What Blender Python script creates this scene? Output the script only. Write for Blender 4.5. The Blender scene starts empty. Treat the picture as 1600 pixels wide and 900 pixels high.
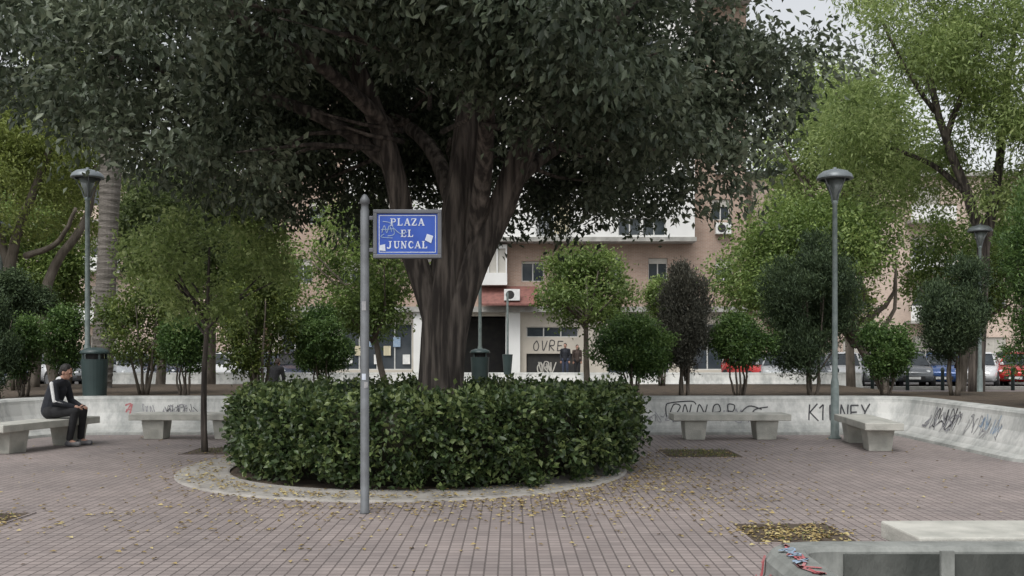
import bpy, math, random
import numpy as np
from mathutils import Vector, Matrix
scene=bpy.context.scene
COL=scene.collection
EYE=1.6
def wx(px,d): return (px-800)*d/1500.0
def wz(py,d): return EYE+(545-py)*d/1500.0

# ---------------------------------------------------------------- materials
def newmat(name):
    m=bpy.data.materials.new(name); m.use_nodes=True
    nt=m.node_tree; b=nt.nodes['Principled BSDF']; return m,nt,b
def N(nt,t,**k):
    n=nt.nodes.new(t)
    for a,v in k.items(): setattr(n,a,v)
    return n
def c4(c): return (c[0],c[1],c[2],1)
def plain(name,c1,c2=None,scale=3.0,rough=0.7,bump=0.0,bscale=40.0,metal=0.0,detail=5,stretch=(1,1,1),lo=.35,hi=.65):
    m,nt,b=newmat(name)
    b.inputs['Roughness'].default_value=rough; b.inputs['Metallic'].default_value=metal
    if c2 is None: c2=tuple(x*.75 for x in c1)
    tc=N(nt,'ShaderNodeTexCoord'); mp=N(nt,'ShaderNodeMapping'); mp.inputs['Scale'].default_value=stretch
    nt.links.new(tc.outputs['Object'],mp.inputs['Vector'])
    no=N(nt,'ShaderNodeTexNoise'); no.inputs['Scale'].default_value=scale; no.inputs['Detail'].default_value=detail
    nt.links.new(mp.outputs[0],no.inputs['Vector'])
    r=N(nt,'ShaderNodeValToRGB'); r.color_ramp.elements[0].position=lo; r.color_ramp.elements[1].position=hi
    r.color_ramp.elements[0].color=c4(c1); r.color_ramp.elements[1].color=c4(c2)
    nt.links.new(no.outputs['Fac'],r.inputs[0]); nt.links.new(r.outputs[0],b.inputs['Base Color'])
    if bump>0:
        n2=N(nt,'ShaderNodeTexNoise'); n2.inputs['Scale'].default_value=bscale; n2.inputs['Detail'].default_value=4
        nt.links.new(mp.outputs[0],n2.inputs['Vector'])
        bp=N(nt,'ShaderNodeBump'); bp.inputs['Strength'].default_value=bump; bp.inputs['Distance'].default_value=0.02
        nt.links.new(n2.outputs['Fac'],bp.inputs['Height']); nt.links.new(bp.outputs[0],b.inputs['Normal'])
    return m
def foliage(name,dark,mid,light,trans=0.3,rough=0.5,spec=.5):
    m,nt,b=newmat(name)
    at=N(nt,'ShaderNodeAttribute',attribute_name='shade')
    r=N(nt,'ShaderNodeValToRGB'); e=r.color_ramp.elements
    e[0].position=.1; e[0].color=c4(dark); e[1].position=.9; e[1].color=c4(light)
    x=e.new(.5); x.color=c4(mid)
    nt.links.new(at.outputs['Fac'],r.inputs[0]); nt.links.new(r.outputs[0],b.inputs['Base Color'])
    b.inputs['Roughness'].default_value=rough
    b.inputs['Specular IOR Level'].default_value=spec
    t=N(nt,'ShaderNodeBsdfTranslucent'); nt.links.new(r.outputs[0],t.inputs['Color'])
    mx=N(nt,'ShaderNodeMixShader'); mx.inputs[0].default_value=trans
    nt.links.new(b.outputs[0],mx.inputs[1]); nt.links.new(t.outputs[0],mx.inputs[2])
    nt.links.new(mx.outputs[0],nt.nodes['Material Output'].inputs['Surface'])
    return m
def brickmat(name,c1,c2,mort,w,h,off=.5,mortar=.008,rough=.85,swap=False,stain=None,bump=.3):
    m,nt,b=newmat(name); b.inputs['Roughness'].default_value=rough
    tc=N(nt,'ShaderNodeTexCoord'); src=tc.outputs['Object']
    if swap:
        sp=N(nt,'ShaderNodeSeparateXYZ'); nt.links.new(src,sp.inputs[0])
        ad=N(nt,'ShaderNodeMath',operation='ADD'); nt.links.new(sp.outputs['X'],ad.inputs[0]); nt.links.new(sp.outputs['Y'],ad.inputs[1])
        cb=N(nt,'ShaderNodeCombineXYZ'); nt.links.new(ad.outputs[0],cb.inputs['X']); nt.links.new(sp.outputs['Z'],cb.inputs['Y']); src2=cb.outputs[0]
    else: src2=src
    br=N(nt,'ShaderNodeTexBrick'); br.offset=off; br.inputs['Scale'].default_value=1
    br.inputs['Brick Width'].default_value=w; br.inputs['Row Height'].default_value=h; br.inputs['Mortar Size'].default_value=mortar
    br.inputs['Color1'].default_value=c4(c1); br.inputs['Color2'].default_value=c4(c2); br.inputs['Mortar'].default_value=c4(mort)
    nt.links.new(src2,br.inputs['Vector'])
    no=N(nt,'ShaderNodeTexNoise'); no.inputs['Scale'].default_value=.6; no.inputs['Detail'].default_value=7; no.inputs['Roughness'].default_value=.7
    nt.links.new(src,no.inputs['Vector'])
    rp=N(nt,'ShaderNodeValToRGB'); rp.color_ramp.elements[0].position=.32; rp.color_ramp.elements[1].position=.68
    s=stain or (.72,.72,.72); rp.color_ramp.elements[0].color=c4(s); rp.color_ramp.elements[1].color=(1.08,1.07,1.06,1)
    nt.links.new(no.outputs['Fac'],rp.inputs[0])
    mx=N(nt,'ShaderNodeMix',data_type='RGBA',blend_type='MULTIPLY'); mx.inputs[0].default_value=1
    nt.links.new(br.outputs['Color'],mx.inputs[6]); nt.links.new(rp.outputs[0],mx.inputs[7])
    nt.links.new(mx.outputs[2],b.inputs['Base Color'])
    bp=N(nt,'ShaderNodeBump'); bp.inputs['Strength'].default_value=bump; bp.inputs['Distance'].default_value=.01; bp.invert=True
    nt.links.new(br.outputs['Fac'],bp.inputs['Height']); nt.links.new(bp.outputs[0],b.inputs['Normal'])
    return m
def wallmat(name,base,dirt,green):
    m,nt,b=newmat(name); b.inputs['Roughness'].default_value=.85
    tc=N(nt,'ShaderNodeTexCoord'); sp=N(nt,'ShaderNodeSeparateXYZ'); nt.links.new(tc.outputs['Object'],sp.inputs[0])
    n1=N(nt,'ShaderNodeTexNoise'); n1.inputs['Scale'].default_value=1.6; n1.inputs['Detail'].default_value=8; n1.inputs['Roughness'].default_value=.75
    mp=N(nt,'ShaderNodeMapping'); mp.inputs['Scale'].default_value=(1,1,.45); nt.links.new(tc.outputs['Object'],mp.inputs[0]); nt.links.new(mp.outputs[0],n1.inputs['Vector'])
    r1=N(nt,'ShaderNodeValToRGB'); r1.color_ramp.elements[0].position=.39; r1.color_ramp.elements[1].position=.57
    r1.color_ramp.elements[0].color=c4(dirt); r1.color_ramp.elements[1].color=c4(base); nt.links.new(n1.outputs['Fac'],r1.inputs[0])
    mr=N(nt,'ShaderNodeMapRange'); mr.inputs['From Min'].default_value=0; mr.inputs['From Max'].default_value=.28; mr.inputs['To Min'].default_value=1.1; mr.inputs['To Max'].default_value=0
    nt.links.new(sp.outputs['Z'],mr.inputs['Value'])
    mr2=N(nt,'ShaderNodeMapRange'); mr2.inputs['From Min'].default_value=.62; mr2.inputs['From Max'].default_value=.69; mr2.inputs['To Min'].default_value=0; mr2.inputs['To Max'].default_value=.8
    nt.links.new(sp.outputs['Z'],mr2.inputs['Value'])
    ad=N(nt,'ShaderNodeMath',operation='ADD'); nt.links.new(mr.outputs[0],ad.inputs[0]); nt.links.new(mr2.outputs[0],ad.inputs[1])
    n2=N(nt,'ShaderNodeTexNoise'); n2.inputs['Scale'].default_value=4; n2.inputs['Detail'].default_value=7; nt.links.new(tc.outputs['Object'],n2.inputs['Vector'])
    mu=N(nt,'ShaderNodeMath',operation='MULTIPLY'); nt.links.new(ad.outputs[0],mu.inputs[0]); nt.links.new(n2.outputs['Fac'],mu.inputs[1])
    mx=N(nt,'ShaderNodeMix',data_type='RGBA'); nt.links.new(mu.outputs[0],mx.inputs[0]); nt.links.new(r1.outputs[0],mx.inputs[6]); mx.inputs[7].default_value=c4(green)
    nt.links.new(mx.outputs[2],b.inputs['Base Color'])
    bp=N(nt,'ShaderNodeBump'); bp.inputs['Strength'].default_value=.35; bp.inputs['Distance'].default_value=.02; nt.links.new(n2.outputs['Fac'],bp.inputs['Height']); nt.links.new(bp.outputs[0],b.inputs['Normal'])
    return m

M={}
M['paver']=brickmat('paver_tiles',(.325,.278,.262),(.262,.222,.21),(.135,.113,.106),.1,.1,off=0,mortar=.007,stain=(.70,.71,.72),bump=.6)
M['ground']=plain('ground_earth',(.2,.17,.14),(.14,.12,.10),scale=1.2,rough=.95,bump=.3)
M['soil']=plain('soil',(.055,.04,.03),(.10,.075,.05),scale=5,rough=.95,bump=.8,bscale=25)
M['asphalt']=plain('asphalt',(.09,.09,.092),(.06,.06,.062),scale=8,rough=.9,bump=.2)
M['conc']=plain('concrete',(.42,.41,.38),(.27,.265,.245),scale=2.5,rough=.85,bump=.3,bscale=60,detail=8)
M['bench']=plain('bench_concrete',(.52,.51,.46),(.33,.33,.295),scale=3.5,rough=.8,bump=.35,bscale=50,detail=9)
M['wall']=wallmat('painted_planter_wall',(.66,.66,.63),(.38,.39,.375),(.12,.13,.115))
M['wallold']=wallmat('weathered_planter_wall',(.32,.33,.31),(.12,.13,.12),(.10,.105,.095))
M['darkconc']=plain('dark_concrete',(.05,.055,.05),(.12,.125,.115),scale=4,rough=.95,bump=.5,detail=8,stretch=(1,1,.4))
M['ring']=plain('ring_kerb_concrete',(.36,.34,.31),(.25,.235,.215),scale=3,rough=.9,bump=.4,detail=9)
M['bark']=plain('dark_bark',(.035,.029,.025),(.20,.17,.145),scale=6,rough=.95,bump=1.0,bscale=12,stretch=(2.2,2.2,.2),lo=.42,hi=.74,detail=8)
M['bark2']=plain('grey_bark',(.095,.08,.062),(.17,.145,.12),scale=8,rough=.95,bump=.8,bscale=20,stretch=(1,1,.3))
M['palm']=plain('palm_bark',(.11,.10,.085),(.2,.18,.16),scale=3,rough=.95,bump=1,bscale=7,stretch=(1,1,5))
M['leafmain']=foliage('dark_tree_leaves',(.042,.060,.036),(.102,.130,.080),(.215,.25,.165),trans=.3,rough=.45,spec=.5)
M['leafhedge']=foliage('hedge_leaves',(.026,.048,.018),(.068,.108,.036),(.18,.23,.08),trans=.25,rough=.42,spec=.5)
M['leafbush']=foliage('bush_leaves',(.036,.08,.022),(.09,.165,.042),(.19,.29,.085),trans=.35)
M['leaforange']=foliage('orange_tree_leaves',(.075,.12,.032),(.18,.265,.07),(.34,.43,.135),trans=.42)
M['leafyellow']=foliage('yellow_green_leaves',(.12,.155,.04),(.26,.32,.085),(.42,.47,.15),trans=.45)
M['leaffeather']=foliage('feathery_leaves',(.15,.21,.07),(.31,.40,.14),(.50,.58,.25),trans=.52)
M['leafshrub']=foliage('olive_shrub_leaves',(.055,.09,.022),(.13,.185,.042),(.27,.32,.08),trans=.35)
M['thuja']=foliage('thuja_leaves',(.024,.045,.02),(.055,.09,.04),(.11,.16,.068),trans=.25,rough=.7)
M['thujabrown']=foliage('dry_thuja_leaves',(.055,.058,.045),(.10,.10,.078),(.16,.155,.115),trans=.2,rough=.8)
M['leafdark']=foliage('street_tree_leaves',(.06,.09,.035),(.14,.19,.07),(.26,.32,.13),trans=.42)
M['core']=plain('inner_twigs',(.018,.022,.012),(.035,.032,.018),scale=15,rough=1)
M['fallen']=foliage('fallen_leaf',(.15,.10,.04),(.36,.27,.11),(.58,.50,.24),trans=.1,rough=.8)
M['grass']=foliage('grass_blades',(.07,.085,.03),(.14,.17,.055),(.27,.28,.11),trans=.3)
M['pole']=plain('grey_green_pole_paint',(.21,.25,.24),(.14,.175,.17),scale=8,rough=.5)
M['signpole']=plain('steel_post_grey',(.16,.17,.18),(.105,.11,.115),scale=6,rough=.55,metal=.2)
M['capm']=plain('lamp_cap_metal',(.20,.225,.24),(.15,.17,.18),rough=.4,metal=.2)
M['lglass']=plain('lamp_glass',(.22,.25,.24),(.15,.17,.165),rough=.15)
M['bin']=plain('dark_green_plastic',(.03,.05,.05),(.04,.065,.063),rough=.45)
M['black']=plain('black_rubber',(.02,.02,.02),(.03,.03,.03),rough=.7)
M['dark']=plain('dark_opening',(.02,.02,.022),(.035,.033,.03),rough=.8)
M['blue']=plain('sign_blue_enamel',(.02,.07,.36),(.028,.09,.42),scale=5,rough=.35)
M['white']=plain('white_paint',(.78,.78,.76),(.66,.66,.64),scale=6,rough=.5)
M['letter']=plain('sign_white_lettering',(.62,.66,.72),(.5,.55,.64),scale=30,rough=.5)
M['frame']=plain('sign_frame_grey',(.14,.145,.16),(.10,.105,.115),rough=.5,metal=.2)
M['brick']=brickmat('facade_brick',(.46,.325,.255),(.40,.275,.215),(.48,.41,.35),.25,.07,mortar=.01,swap=True)
M['brickpink']=brickmat('pink_brick',(.62,.49,.41),(.57,.44,.37),(.6,.52,.45),.25,.07,mortar=.01,swap=True)
M['render']=plain('white_render',(.80,.80,.78),(.70,.70,.68),scale=.6,rough=.9,detail=6)
M['beige']=plain('beige_render',(.55,.50,.43),(.46,.42,.36),scale=.8,rough=.9,detail=6)
M['tile']=plain('red_tiles',(.25,.11,.09),(.17,.075,.065),scale=6,rough=.8)
M['pane']=plain('window_glass',(.035,.045,.055),(.08,.09,.10),scale=.8,rough=.08)
M['wframe']=plain('window_frame_white',(.6,.6,.58),(.5,.5,.48),rough=.5)
M['shut']=plain('roller_shutter',(.52,.5,.45),(.44,.42,.38),scale=2,rough=.6)
M['curtain']=plain('cream_curtain',(.62,.56,.40),(.48,.43,.30),scale=5,rough=.9,stretch=(4,4,.1))
M['rail']=plain('railing_metal',(.6,.6,.6),(.5,.5,.5),rough=.5)
M['ink']=plain('black_spray_paint',(.025,.025,.03),(.05,.05,.055),scale=20,rough=.6)
M['inkblue']=plain('blue_spray_paint',(.22,.32,.46),(.34,.42,.5),scale=20,rough=.6)
M['inkgrey']=plain('faded_spray_paint',(.20,.20,.22),(.38,.38,.38),scale=20,rough=.6)
M['inkred']=plain('red_spray_paint',(.42,.08,.09),(.42,.2,.2),scale=20,rough=.6)
M['cloth']=plain('black_jacket_cloth',(.012,.014,.02),(.022,.024,.032),scale=12,rough=.85)
M['cloth2']=plain('black_trouser_cloth',(.012,.012,.014),(.02,.02,.022),scale=12,rough=.9)
M['clothw']=plain('white_cloth',(.7,.7,.7),(.6,.6,.6),scale=12,rough=.9)
M['clothb']=plain('brown_cloth',(.05,.035,.03),(.07,.05,.04),scale=12,rough=.9)
M['jeans']=plain('dark_denim',(.03,.04,.07),(.045,.055,.09),scale=12,rough=.9)
M['skin']=plain('skin',(.45,.26,.19),(.40,.22,.16),scale=5,rough=.5)
M['hair']=plain('black_hair',(.010,.008,.007),(.02,.016,.013),scale=30,rough=.6)
M['shoe']=plain('grey_shoe',(.09,.09,.10),(.2,.2,.2),scale=10,rough=.7)
M['chrome']=plain('car_wheel_rim',(.45,.45,.46),(.35,.35,.36),rough=.3,metal=.7)
M['carglass']=plain('car_glass',(.02,.025,.03),(.04,.05,.055),rough=.05)
M['hlight']=plain('headlight_lens',(.7,.72,.72),(.6,.62,.62),rough=.1)
M['tlight']=plain('tail_light_lens',(.35,.015,.015),(.25,.01,.01),rough=.2)
def carpaint(n,c):
    m,nt,b=newmat('car_paint_'+n); no=N(nt,'ShaderNodeTexNoise'); no.inputs['Scale'].default_value=3
    mx=N(nt,'ShaderNodeMix',data_type='RGBA'); mx.inputs[6].default_value=c4(c); mx.inputs[7].default_value=c4([x*.85 for x in c]); nt.links.new(no.outputs['Fac'],mx.inputs[0]); nt.links.new(mx.outputs[2],b.inputs['Base Color'])
    b.inputs['Roughness'].default_value=.25; b.inputs['Metallic'].default_value=.2; b.inputs['Coat Weight'].default_value=.6
    return m
CP={'white':carpaint('white',(.78,.78,.78)),'silver':carpaint('silver',(.50,.52,.53)),'grey':carpaint('grey',(.14,.15,.16)),
    'blue':carpaint('blue',(.04,.10,.28)),'red':carpaint('red',(.5,.025,.025)),'navy':carpaint('navy',(.02,.03,.07))}

# ---------------------------------------------------------------- builders
def settop(o,label=None,cat=None,group=None,kind=None):
    if label: o['label']=label
    if cat: o['category']=cat
    if group: o['group']=group
    if kind: o['kind']=kind
    return o
def empty(name,loc=(0,0,0),rot=0,**k):
    o=bpy.data.objects.new(name,None); o.empty_display_size=.2
    o.location=loc; o.rotation_euler=(0,0,rot); COL.objects.link(o); return settop(o,**k)
class MB:
    def __init__(s): s.v=[];s.f=[];s.m=[];s.mi=0
    def add(s,vs,fs):
        o=len(s.v); s.v+= [tuple(x) for x in vs]; s.f+=[tuple(i+o for i in f) for f in fs]; s.m+=[s.mi]*len(fs)
    def box(s,x0,x1,y0,y1,z0,z1):
        s.add([(x0,y0,z0),(x1,y0,z0),(x1,y1,z0),(x0,y1,z0),(x0,y0,z1),(x1,y0,z1),(x1,y1,z1),(x0,y1,z1)],
              [(0,3,2,1),(4,5,6,7),(0,1,5,4),(1,2,6,5),(2,3,7,6),(3,0,4,7)])
    def frustum(s,b,t,z0,z1):
        (x0,x1,y0,y1),(X0,X1,Y0,Y1)=b,t
        s.add([(x0,y0,z0),(x1,y0,z0),(x1,y1,z0),(x0,y1,z0),(X0,Y0,z1),(X1,Y0,z1),(X1,Y1,z1),(X0,Y1,z1)],
              [(0,3,2,1),(4,5,6,7),(0,1,5,4),(1,2,6,5),(2,3,7,6),(3,0,4,7)])
    def lathe(s,prof,seg=20,c=(0,0),close=False):
        vs=[];fs=[];n=len(prof)
        for i in range(seg):
            a=2*math.pi*i/seg
            for r,z in prof: vs.append((c[0]+r*math.cos(a),c[1]+r*math.sin(a),z))
        for i in range(seg):
            j=(i+1)%seg
            for k in range(n-1 if not close else n):
                l=(k+1)%n
                fs.append((i*n+k,j*n+k,j*n+l,i*n+l))
        s.add(vs,fs)
    def tube(s,pts,rad,seg=10,flute=None,seed=0):
        pts=[Vector(p) for p in pts]; n=len(pts); vs=[];fs=[]
        for i,p in enumerate(pts):
            t=(pts[min(i+1,n-1)]-pts[max(i-1,0)]).normalized()
            ref=Vector((0,1,0)) if abs(t.y)<.9 else Vector((1,0,0))
            u=t.cross(ref).normalized(); w=t.cross(u).normalized()
            for k in range(seg):
                a=2*math.pi*k/seg; r=rad[i]
                if flute: r*=1+flute*(.5*math.cos(3*a+seed+i*.12)+.35*math.cos(5*a+2*seed-i*.1)+.3*math.cos(9*a+i*.15))
                vs.append(p+u*r*math.cos(a)+w*r*math.sin(a))
        for i in range(n-1):
            for k in range(seg):
                l=(k+1)%seg; fs.append((i*seg+k,i*seg+l,(i+1)*seg+l,(i+1)*seg+k))
        fs.append(tuple(range(seg-1,-1,-1))); fs.append(tuple((n-1)*seg+k for k in range(seg)))
        s.add(vs,fs)
    def obj(s,name,mats,parent=None,smooth=False,bevel=0,loc=(0,0,0),rot=(0,0,0),**k):
        me=bpy.data.meshes.new(name); me.from_pydata(s.v,[],s.f)
        for m in (mats if isinstance(mats,list) else [mats]): me.materials.append(m)
        me.polygons.foreach_set('material_index',s.m)
        me.polygons.foreach_set('use_smooth',[smooth]*len(me.polygons)); me.update()
        o=bpy.data.objects.new(name,me); COL.objects.link(o); o.location=loc; o.rotation_euler=rot
        if parent: o.parent=parent
        if bevel:
            b=o.modifiers.new('bevel','BEVEL'); b.width=bevel; b.segments=2; b.limit_method='ANGLE'
        return settop(o,**k)
def resample(pts,rad,n,wob=0,seed=0):
    rr=random.Random(seed); P=[Vector(p) for p in pts]; out=[];ro=[]
    seg=len(P)-1
    for i in range(n):
        t=i/(n-1)*seg; k=min(int(t),seg-1); f=t-k
        p0=P[max(k-1,0)];p1=P[k];p2=P[k+1];p3=P[min(k+2,seg)]
        q=.5*((2*p1)+(-p0+p2)*f+(2*p0-5*p1+4*p2-p3)*f*f+(-p0+3*p1-3*p2+p3)*f**3)
        if wob and 0<i<n-1: q=q+Vector((rr.uniform(-wob,wob),rr.uniform(-wob,wob),0))
        out.append(q); ro.append(rad[k]*(1-f)+rad[k+1]*f)
    return out,ro

def leafmesh(name,C,A,size,mat,parent,width=.5,shade=None,seed=1,up=.4):
    rng=np.random.default_rng(abs(int(seed))); n=len(C)
    A=A/(np.linalg.norm(A,axis=1,keepdims=True)+1e-9)
    nr=rng.normal(size=(n,3)); nr[:,2]+=up*2
    S=np.cross(A,nr); S/=np.linalg.norm(S,axis=1,keepdims=True)+1e-9
    Nn=np.cross(S,A)
    L=(size*rng.uniform(.65,1.25,n))[:,None]; W=L*width*.5
    V=np.empty((n,4,3)); V[:,0]=C; V[:,1]=C+A*L*.45+S*W+Nn*W*.35; V[:,2]=C+A*L-Nn*L*.12; V[:,3]=C+A*L*.45-S*W+Nn*W*.35
    idx=np.arange(n)*4
    F=np.stack([idx,idx+1,idx+2,idx,idx+2,idx+3],1).astype(np.int32).ravel()
    me=bpy.data.meshes.new(name); me.vertices.add(4*n); me.vertices.foreach_set('co',V.astype(np.float32).ravel())
    me.loops.add(6*n); me.loops.foreach_set('vertex_index',F)
    me.polygons.add(2*n); me.polygons.foreach_set('loop_start',np.arange(2*n,dtype=np.int32)*3)
    try: me.polygons.foreach_set('loop_total',np.full(2*n,3,dtype=np.int32))
    except Exception: pass
    me.materials.append(mat)
    a=me.attributes.new('shade','FLOAT','POINT')
    if shade is None: shade=np.clip(rng.normal(.5,.2,n),0,1)
    a.data.foreach_set('value',np.repeat(shade,4).astype(np.float32))
    me.update(); me.validate()
    o=bpy.data.objects.new(name,me); COL.objects.link(o)
    if parent: o.parent=parent
    return o
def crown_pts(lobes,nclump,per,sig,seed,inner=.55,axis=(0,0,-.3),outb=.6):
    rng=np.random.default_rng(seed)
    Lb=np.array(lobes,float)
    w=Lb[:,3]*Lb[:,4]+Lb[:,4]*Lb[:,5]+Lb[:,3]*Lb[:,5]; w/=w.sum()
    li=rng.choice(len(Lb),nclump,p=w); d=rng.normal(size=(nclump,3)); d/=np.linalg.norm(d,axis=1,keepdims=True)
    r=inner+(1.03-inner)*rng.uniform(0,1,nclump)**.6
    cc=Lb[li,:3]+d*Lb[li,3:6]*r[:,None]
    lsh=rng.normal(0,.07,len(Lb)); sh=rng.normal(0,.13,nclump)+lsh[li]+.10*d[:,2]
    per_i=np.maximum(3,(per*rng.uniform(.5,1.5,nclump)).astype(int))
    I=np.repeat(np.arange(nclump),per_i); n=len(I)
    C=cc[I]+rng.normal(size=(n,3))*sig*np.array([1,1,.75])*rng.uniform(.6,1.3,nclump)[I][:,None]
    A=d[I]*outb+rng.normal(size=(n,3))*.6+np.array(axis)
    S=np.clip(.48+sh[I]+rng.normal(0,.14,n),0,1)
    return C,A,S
def ell_lobes(c,r,n,lr,seed,fill=.62):
    rr=random.Random(seed); out=[]
    for i in range(n):
        while 1:
            p=[rr.uniform(-1,1) for _ in range(3)]
            q=sum(x*x for x in p)
            if .15<q<1: break
        q=math.sqrt(q); f=fill*(.6+.4*q)/q if q>0 else 1
        f*=rr.uniform(.8,1.12)
        s=lr*rr.uniform(.65,1.3)
        out.append((c[0]+p[0]*f*r[0],c[1]+p[1]*f*r[1],c[2]+p[2]*f*r[2],s*r[0],s*r[1],s*r[2]))
    return out

# ---------------------------------------------------------------- world, sun, camera
w=bpy.data.worlds.new("World"); scene.world=w; w.use_nodes=True; nt=w.node_tree
bg=nt.nodes['Background']; sky=nt.nodes.new('ShaderNodeTexSky'); sky.sky_type='NISHITA'; sky.sun_disc=False
ELEV=math.radians(58); AZ=math.radians(205)
sky.sun_elevation=ELEV; sky.sun_rotation=AZ; sky.dust_density=3; sky.air_density=1.3; sky.ozone_density=1
hs=nt.nodes.new('ShaderNodeHueSaturation'); hs.inputs['Saturation'].default_value=.16; hs.inputs['Value'].default_value=1.25
nt.links.new(sky.outputs[0],hs.inputs['Color']); nt.links.new(hs.outputs[0],bg.inputs['Color']); bg.inputs['Strength'].default_value=.15
sd=bpy.data.lights.new('sun','SUN'); sd.energy=1.5; sd.angle=math.radians(30); sd.color=(1,.985,.96)
so=bpy.data.objects.new('sun',sd); COL.objects.link(so)
dirv=Vector((math.sin(AZ)*math.cos(ELEV),math.cos(AZ)*math.cos(ELEV),math.sin(ELEV)))
so.rotation_euler=dirv.to_track_quat('Z','Y').to_euler(); so.location=(0,0,30)
cam=bpy.data.cameras.new('camera'); co=bpy.data.objects.new('camera',cam); COL.objects.link(co)
co.location=(0,0,EYE); co.rotation_euler=(math.radians(90),0,0); cam.sensor_width=36; cam.lens=33.75; cam.shift_y=95/1600; cam.clip_end=1500
scene.camera=co
scene.view_settings.view_transform='Standard'; scene.view_settings.look='None'; scene.view_settings.exposure=0

# ---------------------------------------------------------------- ground structures
def sheet(name,x0,x1,y0,y1,z,mat):
    b=MB(); b.add([(x0,y0,z),(x1,y0,z),(x1,y1,z),(x0,y1,z)],[(0,1,2,3)]); return b.obj(name,mat,kind='structure')
sheet('ground',-400,400,-200,700,0,M['ground'])
sheet('plaza_paving',-45,45,-25,37.5,.004,M['paver'])
sheet('road',-150,150,38,47.5,.004,M['asphalt'])
b=MB(); b.box(-150,150,37.6,37.95,0,.12); b.obj('kerb',M['conc'],kind='structure',bevel=.01)
b=MB(); b.box(-150,150,47.5,56,0,.13); b.obj('pavement',M['conc'],kind='structure')
b=MB()
for i in range(-26,30):
    x=i*2.5; b.box(x,x+.1,38.3,42.6,.006,.009)
b.obj('parking_bay_markings',M['white'],kind='structure')
b=MB(); b.box(-40,9,18.45,27.2,0.01,.6); b.box(9,40,18.45,22.4,.01,.6); b.box(7.7,40,13.75,18.45,.01,.597); b.box(-40,-9.1,8,18.45,.01,.597)
b.obj('planting_bed',M['soil'],kind='structure')

# ---------------------------------------------------------------- planter walls
PZ=[0,.05,.1,.2,.4,.6,.66,.69]; PO=[.36,.345,.25,.17,.075,.02,.015,-.01]
def woff(z): return float(np.interp(z,PZ,PO))
def fillet(pts,rs,n=8):
    out=[Vector(pts[0])]
    for i in range(1,len(pts)-1):
        p=Vector(pts[i]);a=(Vector(pts[i-1])-p);c=(Vector(pts[i+1])-p);r=rs[i-1]
        A=p+a.normalized()*r;C=p+c.normalized()*r
        for k in range(n+1):
            t=k/n; out.append(A*(1-t)**2+p*2*t*(1-t)+C*t*t)
    out.append(Vector(pts[-1])); return out
def sweepwall(path,thick,mat,**k):
    prof=[(PO[i],PZ[i]) for i in range(len(PZ))]+[(-.03,.70),(-thick+.02,.70),(-thick,.68),(-thick,0)]
    b=MB(); n=len(prof); vs=[];fs=[];P=path
    for i,p in enumerate(P):
        d0=(P[i]-P[i-1]).normalized() if i>0 else (P[1]-P[0]).normalized()
        d1=(P[i+1]-P[i]).normalized() if i<len(P)-1 else d0
        d=(d0+d1).normalized(); nn=Vector((d.y,-d.x)); s=1/max(.5,d.dot(d0))
        for o,z in prof: q=p+nn*o*s; vs.append((q.x,q.y,z))
    for i in range(len(P)-1):
        for j in range(n):
            l=(j+1)%n; fs.append((i*n+j,i*n+l,(i+1)*n+l,(i+1)*n+j))
    fs.append(tuple(range(n)));fs.append(tuple((len(P)-1)*n+j for j in range(n-1,-1,-1)))
    b.add(vs,fs); return b.obj('planter_wall',mat,**k)
YW=18.15
P1=fillet([(-8.95,10),(-8.95,YW),(7.42,YW),(7.42,13.35),(13,13.1)],[1.6,.7,.5])
wall=sweepwall(P1,.32,M['wall'],label='long low white painted planter wall covered in graffiti',cat='wall')
wall2=sweepwall([Vector((-16,36.3)),Vector((13.2,36.3))],.3,M['wall'],label='straight low white planter wall beside the street',cat='wall')
P3=fillet([(7,4.52),(1.14,4.52),(1.14,1.2)],[.32])
wall3=sweepwall(P3,.17,M['wallold'],label='weathered grey planter wall corner with faded red graffiti',cat='wall')
b=MB(); b.box(1.32,6.9,1.2,4.34,.01,.42); b.obj('planter_soil',M['soil'],kind='structure')
b=MB(); b.box(1.5,6.9,4.335,4.347,.43,.672); b.obj('dark_inner_face',M['darkconc'],parent=wall3)  # thin panel that makes the wall's inner face darker than its cap
b=MB(); b.box(1.93,1.99,4.315,4.333,.43,.69); b.obj('joint_strip',M['wallold'],parent=wall3)

def ribbon(b,pl,width,fmap,h):
    n=len(pl); L=[];
    for i in range(n):
        x0,y0=pl[max(i-1,0)];x1,y1=pl[min(i+1,n-1)]
        dx,dy=x1-x0,y1-y0;l=math.hypot(dx,dy) or 1; nx,ny=-dy/l,dx/l
        L.append((pl[i][0]+nx*width/2,pl[i][1]+ny*width/2)); L.append((pl[i][0]-nx*width/2,pl[i][1]-ny*width/2))
    b.add([fmap(u,v,h) for u,v in L],[(2*i,2*i+1,2*i+3,2*i+2) for i in range(n-1)])
def smoothpl(pl,k=5):
    if len(pl)<3: return [(pl[0][0]+(pl[1][0]-pl[0][0])*t/3,pl[0][1]+(pl[1][1]-pl[0][1])*t/3) for t in range(4)]
    p,_=resample([(a,c,0) for a,c in pl],[1]*len(pl),(len(pl)-1)*k+1); return [(q.x,q.y) for q in p]
def tag(name,strokes,ox,oz,sc,width,mat,parent,fmap,smooth=True):
    b=MB()
    for i,s in enumerate(strokes):
        pl=[(ox+u*sc,oz+v*sc) for u,v in s]
        if smooth: pl=smoothpl(pl)
        ribbon(b,pl,width,fmap,.004+.0006*i)
    return b.obj(name,mat,parent=parent)
backmap=lambda u,v,h:(u,YW-woff(v)-h,v)
sidemap=lambda u,v,h:(7.42-woff(v)-h,u,v)
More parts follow.
